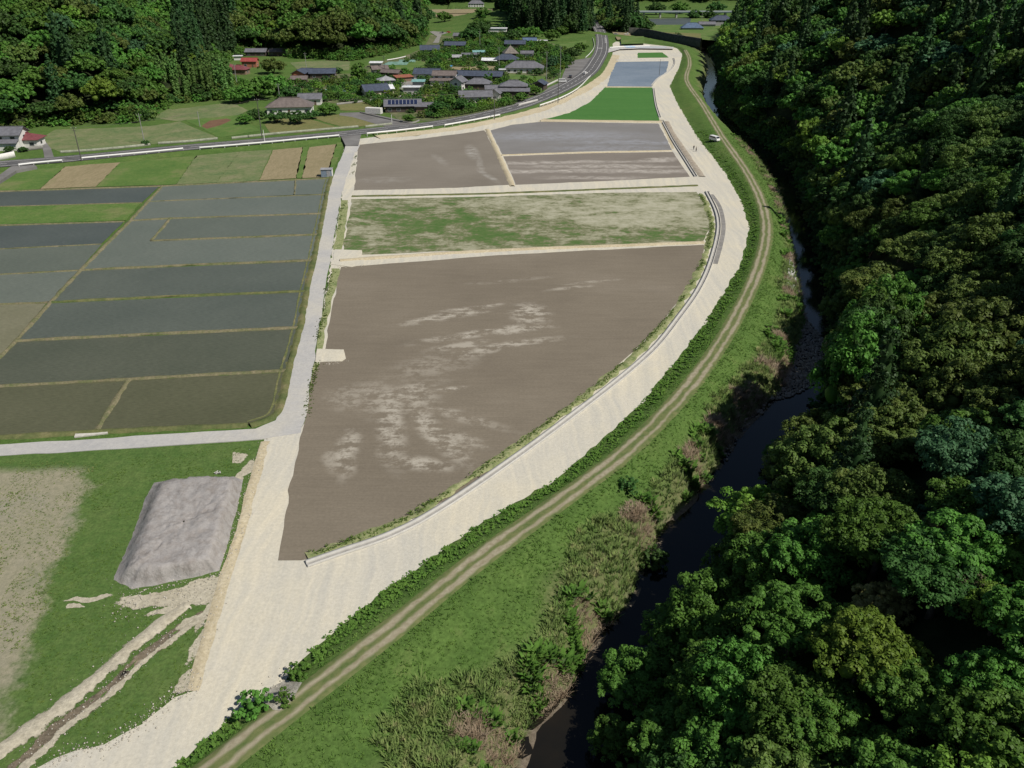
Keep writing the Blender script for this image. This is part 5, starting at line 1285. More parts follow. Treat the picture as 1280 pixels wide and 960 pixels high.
H_('tiny white box shed by the green plot in the village middle', 628, 92, 3, 2.5, 2.3, 0, 'flat', 'white', 'white', wins=False, name='shed', cat='shed')
H_('cream house with dark roof and gables above the olive field', 468, 121, 12, 9, 3.3, 24, 'gable', 'navy', 'cream', lower=None)
H_('cream side wing of the dark roofed house with white gable', 482, 118, 6, 6, 3.0, 24, 'gable', 'white', 'cream', 1.2)
t_sol, r_sol = H_('grey roofed house carrying a row of solar panels by the junction', 503, 140, 15.5, 8, 3.0, 6, 'gable', 'grey', 'dark')
for k in range(8):       # panels lie on the slope that faces the road
    q = MB(); x0 = -6.6+k*1.65; sl_ = 8*.24/4; th_ = math.atan(sl_)
    M = Matrix.Translation((x0+.8, -2.05, 3.0+.24*8-2.05*sl_+.24)) @ Matrix.Rotation(th_, 4, 'X')
    q.box(-.76, .76, -1.6, 1.6, 0, .06, M=M); p = q.build('solar_panel', M_PANEL, t_sol)
    q = MB()
    for s in (-1, 1): q.box(s*.79-.03, s*.79+.03, -1.62, 1.62, 0, .08, M=M)
    q.build('panel_frame', M_ALU, p)
H_('low grey roofed lean-to right of the solar panel house', 530, 140, 7, 6, 2.7, 3, 'gable', 'grey', 'brown', 1, wins=False, name='lean_to', cat='shed')
H_('small carport with white roof in the courtyard behind the solar panel house', 514, 115, 8, 4.5, 2.4, 0, 'flat', 'white', 'grey', wins=False, name='carport', cat='carport')
H_('small teal roofed shed behind the white carport', 523, 108, 6, 4, 2.5, 0, 'mono', 'teal', 'grey', .6, wins=False, name='shed', cat='shed')
H_('grey hip roofed storehouse behind the cream house', 482, 107, 8, 7, 3, 18, 'hip', 'pale', 'grey', 1.6, wins=False)
H_('low shed with pinkish brown roof at the bend of the netted garden', 474, 92, 9, 6, 2.8, 20, 'gable', 'brown', 'grey', wins=False, name='shed', cat='shed')
H_('long low brown roofed shed behind the netted garden', 489, 96, 11, 5, 2.6, -22, 'gable', 'brown', 'dark', wins=False, name='shed', cat='shed')
H_('small shed with pale metal roof left of the netted garden', 470, 84, 7, 4, 2.6, 0, 'mono', 'white', 'grey', .5, wins=False, name='shed', cat='shed')
H_('rust red roofed low shed beside the courtyard entrance', 504, 102, 9, 4, 2.4, 30, 'mono', 'rust', 'brown', .8, wins=False, name='shed', cat='shed')
H_('navy roofed farmhouse in gardens left of the lone tall tree', 403, 98, 14, 8, 3.1, 3, 'gable', 'navy', 'dark')
H_('small navy roofed house with orange gable wall', 374, 98, 8, 7, 3.0, 85, 'gable', 'navy', 'orange', wins=False)
H_('narrow low navy roofed link house between orange gable and farmhouse', 384, 96, 5, 6, 3.0, 5, 'gable', 'navy', 'dark', wins=False)
H_('low brownish shed in the orchard below the orange gable house', 374, 104, 8, 5, 2.4, 3, 'gable', 'brown', 'dark', wins=False, name='shed', cat='shed')
H_('large brownish grey roofed farmhouse above the olive plots', 361, 142, 19, 10, 3.2, 6, 'hip', 'brown', 'white', 3.0)
H_('grey roofed wing with white eaves right of the large farmhouse', 387, 131, 10, 7, 3.0, 6, 'gable', 'grey', 'white')
H_('maroon roofed house at the foot of the bamboo grove', 281, 91, 10, 8, 3, 0, 'hip', 'maroon', 'dark', 2.6)
H_('dull red roofed house next to the bamboo grove, right of the maroon one', 298, 93, 10, 7, 3, -6, 'hip', 'maroon', 'brown', 2)
H_('small house with bright red roof at the hill foot', 312, 84, 9, 6, 3.8, 0, 'gable', 'red', 'orange')
H_('tiny white roofed shed behind the red roofed houses', 297, 75, 5, 4, 2.5, 10, 'flat', 'white', 'white', wins=False, name='shed', cat='shed')
H_('long dark grey roofed house at the forest edge behind the red roofs', 320, 70, 14, 7, 3, 0, 'gable', 'grey', 'dark')
H_('brown roofed house at the forest edge behind the tree clump', 348, 70, 12, 7, 3, -4, 'gable', 'brown', 'dark')
H_('blue roofed house half hidden in the hillside trees', 92, 118, 16, 8, 3.6, 8, 'gable', 'blue', 'white', z=TH(*G(92, 118, .85))+2.5)
H_('two storey white house with dark roof at the left edge', 4, 186, 13, 8, 5.2, 5, 'gable', 'grey', 'white', lower=(12,2.5,2.6))
H_('low house with maroon roof beside the lane at the left edge', 28, 184, 11, 7, 3, 5, 'hip', 'maroon', 'white', 1.7)
H_('distant grey-blue hip roofed house beside the dark field', 866, 37, 20, 11, 3.6, -3, 'hip', 'blue', 'grey', 4)
H_('distant large house with dark roof and pale wall at the foot of the slope', 902, 32, 22, 12, 7, 0, 'hip', 'navy', 'grey', 4)
H_('distant low grey house between the dark field and the large house', 884, 33, 16, 8, 4, 0, 'gable', 'grey', 'grey')
H_('far pale building on the ridge terrace above the village', 595, 7, 22, 10, 4.5, 0, 'hip', 'grey', 'white', 4)
H_('far white low shed left of the ridge terrace building', 574, 8, 14, 6, 3, 0, 'flat', 'white', 'white', wins=False, name='shed', cat='shed')
# white container by the olive field
def container():
    x, y = G(467, 143, .85); t = empty('white_container', (x, y+1.5, .86), math.radians(-14)); tag(t, 'white box container beside the entrance of the solar panel house', 'container')
    b = MB(); b.box(-3.6, 3.6, -1.25, 1.25, .15, 2.6); b.build('body', WM['white'], t)
    r = MB()
    for k in range(23): r.box(-3.5+k*.31, -3.4+k*.31, -1.3, -1.25, .2, 2.5)
    o = r.build('side_rib', WM['white'], t); o['kind'] = 'stuff'
    d = MB(); d.box(3.6, 3.66, -1.15, -.02, .2, 2.5); dd = d.build('door', WM['white'], t); d = MB(); d.box(3.66, 3.7, -.3, -.24, .4, 2.3); d.build('handle', M_ALU, dd)
    d = MB(); d.box(3.6, 3.66, .02, 1.15, .2, 2.5); dd = d.build('door', WM['white'], t); d = MB(); d.box(3.66, 3.7, .24, .3, .4, 2.3); d.build('handle', M_ALU, dd)
    s = MB(); s.box(-3.6, 3.6, -1.0, -.8, 0, .15); s.box(-3.6, 3.6, .8, 1.0, 0, .15); s.build('skid', M_ALU, t)
container()
# field shed by the farm road
def field_shed():
    x, y = G(408, 221.5, 0); t = empty('field_shed', (x, y+1.3, 0), math.radians(4)); tag(t, 'small grey pump shed with white side at the corner of the stubble field', 'shed')
    b = MB(); b.box(-1.7, 1.7, -1.2, 1.2, 0, 2.3); b.build('wall', flat('zinc_sheet', (.20,.25,.32), .4, .4), t)
    b = MB(); b.box(1.7, 1.74, -1.18, 1.18, .05, 2.25); b.build('side_panel', WM['white'], t)
    b = MB(); b.box(-1.9, 1.9, -1.4, 1.4, 2.3, 2.42); b.build('roof', RM['pale'], t)
    b = MB(); b.box(.1, 1.2, -1.26, -1.2, 0, 2.0); d = b.build('door', RM['pale'], t); b = MB(); b.box(.2, .28, -1.32, -1.26, .9, 1.1); b.build('handle', M_ALU, d)
field_shed()

# ------------------------------------------------------------------ walls, fences, guard rails, bridge
def rail(label, px, z0=.9, h=.95, color=None, beam=(.35,.95), posts=3.0, name='guard_rail', cat='guard rail', w=.09, group=None):
    L = catmull(GA(px, z0), 3) if len(px) > 2 else GA(px, z0); L, s = resample(L, 1.5); t = empty(name, (0,0,0)); tag(t, label, cat, group)
    zz = float(np.median(terrain(L))); zz = max(zz, z0-.1)
    m = color or M_WHITE
    loft('beam', L, [(-w,zz+beam[0]),(-w,zz+beam[1]),(w,zz+beam[1]),(w,zz+beam[0]),(-w,zz+beam[0])], m, 1.5, parent=t, kind=None)
    Lp, _ = resample(L, posts); me = None
    for k, p in enumerate(Lp[:60]):
        if me is None: q = MB(); q.box(-.08, .08, -.08, .08, -.6, beam[1]+.05); me = q.mesh('post', m)
        o = bpy.data.objects.new('post', me); COL.objects.link(o); o.parent = t; o.location = (p[0], p[1], zz)
    return t
rail('white guard rail between the crossing lane and the junction lane, left end of the road', [(24,208),(50,205),(78,202.5)], posts=4)
rail('long white guard rail along the field side of the road above the green strip', [(103,199.5),(140,196),(185,192),(229,187.5)], posts=4)
rail('white guard rail above the stubble fields up to the farm road junction', [(250,186.5),(300,182.5),(350,178),(380,175),(424,171)], posts=4)
rail('white guard rail above the harrowed field', [(459,168.5),(500,164.5),(541,159.5)], posts=4)
rail('white guard rail along the road bend above the sandy slope', [(556,158),(590,152),(625,145)], posts=4)
rail('white guard rail at the sharp road bend near the utility pole', [(675,133),(700,124),(722,112),(738,96)], posts=4)
M_DULL = surf('mossy_concrete', [(.3, (.20,.215,.16)), (.7, (.33,.34,.27))], None, .6, bmp=.3)
rail('mossy pale concrete wall fence beside the rough meadow', [(76,191),(110,189),(150,185.5),(188,181.5)], h=.9, color=M_DULL, beam=(-.3,.85), name='concrete_fence', cat='fence', posts=4, w=.07)
rail('mossy pale concrete wall fence beside the brown patched grass plot', [(198,180),(230,178),(272,174)], h=.9, color=M_DULL, beam=(-.3,.85), name='concrete_fence', cat='fence', posts=4, w=.07)
rail('mossy pale concrete wall fence below the left olive plot', [(290,173.5),(343,168),(400,163),(448,159)], h=.9, color=M_DULL, beam=(-.3,.85), name='concrete_fence', cat='fence', posts=4, w=.07)
rail('short pale concrete wall fence below the right olive plot', [(457,159),(490,155.5)], h=.9, color=M_DULL, beam=(-.3,.85), name='concrete_fence', cat='fence', posts=4, w=.07)
rail('low dark wall around the garden of the solar panel house', [(450,141),(480,148),(512,154),(524,151)], h=.6, color=M_CONCD, beam=(-.3,.6), name='garden_wall', cat='wall', posts=6, w=.12)
rail('dark stone wall behind the olive field and the container', [(421,131),(450,128),(480,124),(520,119)], h=.9, color=M_CONCD, beam=(-.3,.9), name='garden_wall', cat='wall', posts=8, w=.15)
rail('white parapet of the bridge road behind the small green plot', [(762,60),(780,59),(812,58)], h=.8, beam=(.0,.8), name='bridge_parapet', cat='parapet', posts=6, w=.15)
rail('white rail along the left edge of the road near the parking lot', [(732,73),(739,66),(743,58),(741,48)], h=.8, name='guard_rail', posts=8)
rail('grey block wall in front of the maroon roofed house at the left edge', [(22,190),(38,187.5),(54,185.5)], h=1.2, color=M_CONCD, beam=(-.3,1.2), name='garden_wall', cat='wall', posts=6, w=.15)
rail('white block wall at the far left edge of the village', [(-30,204),(0,200),(19,196)], h=2.0, color=WM['white'], beam=(-.3,2.0), name='garden_wall', cat='wall', posts=8, w=.15)
rail('low pale wall of the garden by the parking lot corner', [(672,117),(681,109),(697,101)], h=1, color=M_CONC, beam=(-.3,.9), name='garden_wall', cat='wall', posts=6, w=.2)
rail('white edged wall of the netted garden', [(484,76),(496,74),(507,71.5)], h=1, color=WM['white'], beam=(.2,.9), name='garden_wall', cat='wall', posts=6, w=.15)
rail('long pale wall ending at the road left of the hedge houses', [(648,132),(660,129),(672,126)], h=1, color=M_CONC, beam=(-.3,.9), name='garden_wall', cat='wall', posts=6, w=.2)
M_STONEW = surf('mossy_stone_wall', [(.3, (.045,.05,.04)), (.6, (.10,.10,.085)), (.75, (.15,.145,.12))], None, .5, bmp=.8)
rw = loft('retaining_wall', catmull(GA([(786,44),(800,45),(815,47.5),(835,52),(855,55.5),(876,59)], -1), 5), [(-.6,-3),(-.3,5.5),(.6,5.5),(.8,-1)], M_STONEW, 4, wob=.3, kind=None)
tag(rw, 'dark mossy stone retaining wall along the upstream river bend', 'wall')
def bridge():
    x0, y0 = G(775, 15, 7); x1, _ = G(912, 13.5, 7); t = empty('road_bridge', (0,0,0)); tag(t, 'long thin pale blue girder bridge across the far plain', 'bridge')
    d = MB(); d.box(x0, x1, y0, y0+8, 6.2, 7.2); d.build('deck', flat('bridge_steel', (.20,.27,.33), .6), t)
    d = MB(); d.box(x0, x1, y0-.3, y0, 7.2, 8.4); d.build('railing', flat('bridge_rail', (.45,.50,.53), .6), t)
    n = 7
    for k in range(n): q = MB(); xx = x0+(x1-x0)*(k+.5)/n; q.box(xx-.8, xx+.8, y0+1, y0+7, -2, 6.2); q.build('pier', M_CONC, t)
bridge()
M_TARP = flat('blue_tarp', (.10,.32,.62), .5)
def tarp(px, py, w, d, label, mat=M_TARP, z=.95, name='tarpaulin', cat='tarp'):
    x, y = G(px, py, z); rng = np.random.default_rng(int(px)); n = 7; V = []; 
    for j in range(n):
        for i in range(n): V.append((x+w*(i/(n-1)-.5)*(1+.1*rng.normal()), y+d*(j/(n-1)-.5), max(z, TH(x,y)+.06)+(.35*rng.random() if 0 < i < n-1 and 0 < j < n-1 else 0)))
    f = np.array([(j*n+i, j*n+i+1, (j+1)*n+i+1, (j+1)*n+i) for j in range(n-1) for i in range(n-1)])
    o = link_mesh(name, V, f, mat); tag(o, label, cat); return o
tarp(788, 58.2, 9, 12, 'bright blue tarp on the gravel at the far end of the fields')
tarp(559, 82, 7, 9, 'blue tarp on the ground left of the tan yard')
tarp(812, 59, 24, 14, 'pale grey sheeting behind the blue tarp', flat('grey_sheet', (.42,.44,.45), .6))
M_NET = surf('garden_net', [(.4, (.10,.20,.14)), (.6, (.20,.32,.28))], None, .6)
tarp(497, 79, 14, 18, 'green and blue crop netting in the garden by the forest edge', M_NET, name='crop_net', cat='net')
tarp(510, 76, 12, 14, 'bluish crop netting at the right end of the netted garden', M_NET, name='crop_net', cat='net')
tarp(420, 113, 16, 8, 'green crop netting in the orchard above the farmhouse wing', M_NET, name='crop_net', cat='net')
def hedge(px, w, h, label):
    L, s = resample(GA(px, .85), .5); rng = np.random.default_rng(len(L)); cc = []; 
    for p in L:
        for k in range(3): cc.append((p[0]+rng.normal()*w*.2, p[1]+rng.normal()*w*.25, TH(*p)+h*(.35+.3*k)))
    cc = np.array(cc); V, Fc = leaf_cloud(rng, cc, np.full(len(cc), w*.42), 12, .5)
    o = link_mesh('hedge', V, Fc, LEAF['mid green']); tag(o, label, 'hedge')
hedge([(524,113),(540,116),(558,119)], 1.6, 1.3, 'clipped green hedge in front of the white two storey house')
hedge([(553,147),(580,143),(610,137),(640,131)], 2.2, 1.6, 'tall leafy roadside hedge below the grey roofed houses')

# ------------------------------------------------------------------ utility poles
M_POLE = surf('pole_concrete', [(.3, (.22,.22,.21)), (.7, (.32,.32,.30))], None, 1.0, bmp=.1); M_POLED = flat('dark_pole', (.09,.085,.08), .8)
POLE_TOP = {}
def pole(key, px, py, h, label, mat=M_POLE, arm=True, r=.19, z=.85):
    x, y = G(px, py, z); zz = TH(x, y); t = empty('utility_pole', (x, y, zz), 0); tag(t, label, 'pole', 'utility poles along the road and in the village')
    m = MB(); m.tube((0,0,-.5), (0,0,h), r, r*.6, 8); m.build('shaft', mat, t)
    if arm:
        m = MB(); m.box(-.9, .9, -.05, .05, h-.75, h-.65); m.box(-.7, .7, -.05, .05, h-1.5, h-1.4); m.build('cross_arm', M_POLED, t)
        for xx in (-.8, 0, .8): m = MB(); m.tube((xx,0,h-.65), (xx,0,h-.4), .06, .04, 6); m.build('insulator', M_WHITE, t)
    POLE_TOP[key] = (x, y, zz+h-.4)
pole('a', 102, 201, 11.5, 'dark utility pole beside the road at the start of the long guard rail', M_POLED)
pole('b', 181, 180, 11, 'grey utility pole in the rough meadow edge with bushes at its foot')
pole('c', 188, 138, 11, 'thin greenish utility pole in front of the hillside trees', M_POLE)
pole('d', 297, 110, 12, 'tall pale utility pole beside the bamboo grove')
pole('e', 328, 174, 15, 'tall dark leaning utility pole beside the brown patched grass plot', M_POLED)
pole('f', 618, 148, 13, 'dark utility pole standing at the roadside below the hedge houses', M_POLED)
pole('g', 697.5, 127, 14, 'dark utility pole inside the sharp road bend', M_POLED)
pole('h', 700, 97, 17, 'tall pale utility pole behind the parked white van')
pole('i', 683, 103, 16, 'tall grey utility pole at the corner of the bungalow garden')
pole('j', 624, 90, 14, 'grey utility pole next to the tiny white box shed')
pole('k', 600, 60, 12, 'grey utility pole with white top in the upper village')
pole('l', 383, 85, 9, 'short pale utility pole behind the navy roofed farmhouse')
pole('m', 350, 126, 8, 'thin pale utility pole behind the large brownish farmhouse')
pole('n', 250, 158, 6, 'short grey pole standing in the grass plot', arm=False)
pole('o', 490, 155.5, 4, 'short white post at the garden corner of the solar panel house', M_WHITE, arm=False, r=.14)
pole('p', 331, 177.5, 4.5, 'short white post beside the road left of the stubble fields', M_WHITE, arm=False, r=.14)
pole('q', 481, 92, 10, 'dark utility pole beside the pale roofed shed', M_POLED)
pole('r', 877, 26, 14, 'grey utility pole on the far plain beside the houses')
pole('s', 824, 94, 9, 'thin dark post standing in the blue water paddy', M_POLED, arm=False, r=.13, z=0)
def wire(a, b, label):
    p, q = Vector(POLE_TOP[a]), Vector(POLE_TOP[b]); n = 14; m = MB(); prev = None
    for off in (-.8, .8):
        prev = None
        for k in range(n+1):
            t = k/n; c = p.lerp(q, t)+Vector((off, 0, -4*t*(1-t)*p.x*0-4*t*(1-t)*1.6))
            if prev is not None: m.tube(prev, c, .022, .022, 3)
            prev = c
    o = m.build('overhead_wires', M_POLED); tag(o, label, 'wires')
wire('a', 'e', 'pair of overhead wires from the guard rail pole to the leaning pole'); wire('e', 'f', 'pair of overhead wires from the leaning pole to the hedge house pole')
wire('f', 'g', 'pair of overhead wires from the hedge house pole to the road bend pole'); wire('g', 'h', 'pair of overhead wires across the parking lot'); wire('i', 'j', 'pair of overhead wires over the bungalow')

# ------------------------------------------------------------------ vehicles
M_CAR = flat('white_car_paint', (.74,.74,.73), .3, .5, .03); M_CARG = flat('dark_car_paint', (.05,.055,.06), .3, .5); M_CARR = flat('red_car_paint', (.35,.05,.04), .3, .5); M_GLASS = flat('car_glass', (.02,.025,.03), .1, .6); M_TYRE = flat('tyre_rubber', (.02,.02,.02), .8); M_LAMP = flat('lamp_lens', (.6,.58,.5), .3); M_TAIL = flat('tail_lens', (.35,.02,.02), .3)
def prof(mb, pts, y0, y1):
    n = len(pts); v = [(x, y0, z) for x, z in pts]+[(x, y1, z) for x, z in pts]
    mb.add(v, [tuple(range(n)), tuple(range(2*n-1, n-1, -1))]+[(i, n+i, n+(i+1)%n, (i+1)%n) for i in range(n)])
def vehicle(kind, px, py, rot, label, paint=None, z=.9, zz=None):
    paint = paint or M_CAR; x, y = G(px, py, z); zg = zz if zz is not None else z
    nm = {'car': 'parked_car', 'van': 'white_van', 'truck': 'pickup_truck'}[kind]; t = empty(nm, (x, y, zg), math.radians(rot)); tag(t, label, {'car': 'car', 'van': 'van', 'truck': 'truck'}[kind])
    if kind == 'van': L, W, body, gl = 4.4, 1.7, [(-2.2,.35),(2.2,.35),(2.2,.95),(1.95,1.15),(1.35,1.85),(-2.05,1.88),(-2.2,1.0)], [(-2.0,1.2),(1.75,1.2),(1.3,1.72),(-1.95,1.72)]
    elif kind == 'car': L, W, body, gl = 4.0, 1.65, [(-2.0,.32),(2.0,.32),(2.0,.75),(1.0,.92),(.4,1.42),(-1.2,1.42),(-1.85,.95),(-2.0,.85)], [(-1.55,.95),(.85,.95),(.35,1.34),(-1.15,1.34)]
    else: L, W, body, gl = 3.6, 1.5, [(.45,.35),(1.75,.35),(1.75,1.0),(1.45,1.75),(.5,1.78),(.45,1.0)], [(.6,1.1),(1.6,1.1),(1.4,1.62),(.6,1.62)]
    b = MB(); prof(b, body, -W/2, W/2); o = b.build('body', paint, t); bv = o.modifiers.new('bevel', 'BEVEL'); bv.width = .07; bv.segments = 2
    for s in (-1, 1): g = MB(); prof(g, gl, s*W/2-(.012 if s > 0 else .012), s*W/2+.012); g.build('side_window', M_GLASS, t)
    g = MB()
    fx = {'van': ((1.97,1.2),(1.42,1.8)), 'car': ((.98,.96),(.44,1.38)), 'truck': ((1.71,1.12),(1.47,1.68))}[kind]; (xa, za), (xb, zb) = fx
    g.add([(xa+.02,-W/2+.12,za),(xa+.02,W/2-.12,za),(xb+.02,W/2-.15,zb),(xb+.02,-W/2+.15,zb)], [(0,1,2,3)]); g.build('windscreen', M_GLASS, t)
    if kind != 'truck':
        rx = {'van': (-2.19,-2.07,1.15,1.7), 'car': (-1.84,-1.28,.98,1.36)}[kind]; g = MB(); g.add([(rx[0]-.03,W/2-.15,rx[2]),(rx[0]-.03,-W/2+.15,rx[2]),(rx[1]-.03,-W/2+.18,rx[3]),(rx[1]-.03,W/2-.18,rx[3])], [(0,1,2,3)]); g.build('rear_window', M_GLASS, t)
    else:
        g = MB(); g.box(-1.8, .42, -W/2, W/2, .55, .65); g.box(-1.8, -1.74, -W/2, W/2, .65, .95); g.box(-1.74, .42, -W/2, -W/2+.05, .65, .95); g.box(-1.74, .42, W/2-.05, W/2, .65, .95); g.build('cargo_bed', paint, t)
    for sx in (-1, 1):
        for sy in (-1, 1):
            w = MB(); cx = sx*L*.31; w.tube((cx, sy*(W/2-.16), .3), (cx, sy*(W/2+.02), .3), .3, .3, 14); ww = w.build('wheel', M_TYRE, t); r = MB(); r.tube((cx, sy*(W/2+.02), .3), (cx, sy*(W/2+.04), .3), .17, .17, 10); r.build('rim', M_ALU, ww)
    for s in (-1, 1):
        h = MB(); h.box(L/2-.03 if kind != 'truck' else 1.74, L/2+.02 if kind != 'truck' else 1.78, s*W*.36-.14, s*W*.36+.14, .62, .78); h.build('headlight', M_LAMP, t)
        h = MB(); h.box(-L/2-.02, -L/2+.02, s*W*.42-.09, s*W*.42+.09, .66, .9); h.build('tail_light', M_TAIL, t)
    return t
xv, yv = G(893, 176, 1.1); vehicle('van', 893, 176, -62, 'white van parked on the dike track beside the river', z=1.1, zz=TH(xv, yv)+.08)
vehicle('car', 731.5, 92.5, 63, 'white car driving on the main road bend')
vehicle('van', 703, 103, 3, 'white van parked on the roadside lot below the tall pole')
vehicle('car', 713, 97, 80, 'dark car parked on the roadside lot behind the white van', M_CARG)
vehicle('car', 512, 110, 20, 'pale blue-grey car in the courtyard by the white carport', flat('bluegrey_paint', (.25,.33,.38), .3, .5))
vehicle('truck', 552, 42, 15, 'dark truck on the upper village lane', M_CARG); vehicle('car', 561, 41, 10, 'red car on the upper village lane', M_CARR)
vehicle('car', 590, 8.5, 0, 'far white car on the ridge terrace, left of the pair'); vehicle('car', 601, 8.5, 0, 'far white car on the ridge terrace, right of the pair')
vehicle('car', 770, 43.5, 0, 'grey car parked below the wooded spur beside the main road', flat('grey_paint', (.3,.3,.31), .3, .5))
vehicle('truck', 783, 43.5, 0, 'white pickup truck parked below the wooded spur beside the main road')

# ------------------------------------------------------------------ two people on the gravel road
def skin_body(name, pts, edges, radii, mat, parent):
    me = bpy.data.meshes.new(name); me.from_pydata(pts, edges, []); me.materials.append(mat)
    o = bpy.data.objects.new(name, me); COL.objects.link(o); o.parent = parent
    s = o.modifiers.new('skin', 'SKIN'); 
    if not me.skin_vertices: me.attributes.new
    bm = bmesh.new(); bm.from_mesh(me); L = bm.verts.layers.skin.verify()
    for v, r in zip(bm.verts, radii): v[L].radius = (r, r)
    bm.verts.ensure_lookup_table(); bm.verts[0][L].use_root = True; bm.to_mesh(me); bm.free()
    s.use_smooth_shade = True; u = o.modifiers.new('sub', 'SUBSURF'); u.levels = 1; u.render_levels = 1; return o
M_SKIN = flat('skin', (.42,.26,.18), .6); M_HAIR = flat('hair', (.02,.015,.012), .6)
def person(px, py, rot, label, top, legs, stride=.18, arm=.12):
    x, y = G(px, py, 0); t = empty('person', (x, y, .01), math.radians(rot)); tag(t, label, 'person')
    pts = [(0,0,.93),(0,0,1.12),(0,0,1.36),(0,0,1.46),(0,.02,1.55),(0,.02,1.68),
           (.10,0,.88),(.11,stride*.5,.48),(.11,stride,.08),(.11,stride+.14,.04),(-.10,0,.88),(-.11,-stride*.3,.48),(-.11,-stride,.09),(-.11,-stride+.14,.04),
           (.19,0,1.38),(.25,-arm*.5,1.12),(.24,.03,.88),(.24,.05,.80),(-.19,0,1.38),(-.25,arm*.5,1.12),(-.24,.10,.90),(-.24,.13,.82)]
    ed = [(0,1),(1,2),(2,3),(3,4),(4,5),(0,6),(6,7),(7,8),(8,9),(0,10),(10,11),(11,12),(12,13),(2,14),(14,15),(15,16),(16,17),(2,18),(18,19),(19,20),(20,21)]
    rd = [.13,.12,.14,.055,.085,.08,.085,.06,.045,.04,.085,.06,.045,.04,.055,.042,.034,.03,.055,.042,.034,.03]
    body = skin_body('body', pts, ed, rd, M_SKIN, t)
    skin_body('jacket', [pts[0],pts[1],pts[2],(0,0,1.42),pts[14],pts[15],pts[16],pts[18],pts[19],pts[20]], [(0,1),(1,2),(2,3),(2,4),(4,5),(5,6),(2,7),(7,8),(8,9)], [.155,.15,.165,.07,.075,.06,.05,.075,.06,.05], top, t)
    skin_body('trousers', [pts[0],pts[6],pts[7],pts[8],pts[10],pts[11],pts[12]], [(0,1),(1,2),(2,3),(0,4),(4,5),(5,6)], [.15,.105,.08,.062,.105,.08,.062], legs, t)
    rng = np.random.default_rng(2); V, Fc = ball((0,.0,1.70), .105, rng, 10, 6, .8); link_mesh('hair', V, Fc, M_HAIR, t, smooth=True)
    for s in (-1, 1): m = MB(); m.box(s*.035-.012, s*.035+.012, .095, .112, 1.61, 1.63); m.build('eye', M_HAIR, t)
    m = MB(); m.box(-.012, .012, .10, .125, 1.57, 1.61); m.build('nose', M_SKIN, t); m = MB(); m.box(-.028, .028, .095, .108, 1.535, 1.548); m.build('mouth', M_TAIL, t)
    for s in (-1, 1):
        hx, hy, hz = (pts[17] if s > 0 else pts[21])
        for k in range(4): m = MB(); m.tube((hx-.03+.02*k, hy, hz), (hx-.03+.02*k, hy+.02, hz-.085+.008*abs(k-1.5)), .009, .007, 6); m.build('finger', M_SKIN, body)
        m = MB(); m.tube((hx-s*.03, hy+.01, hz+.02), (hx-s*.055, hy+.04, hz-.03), .01, .008, 6); m.build('thumb', M_SKIN, body)
    return t
person(867, 187.5, 20, 'person in dark clothes walking on the gravel road, left of the pair', flat('dark_jacket', (.03,.03,.04), .8), flat('dark_trousers', (.04,.045,.06), .8))
person(870, 189.5, -60, 'person in light shirt and dark trousers, right of the pair on the gravel road', flat('tan_shirt', (.38,.33,.28), .8), flat('navy_trousers', (.03,.035,.06), .8), .12)

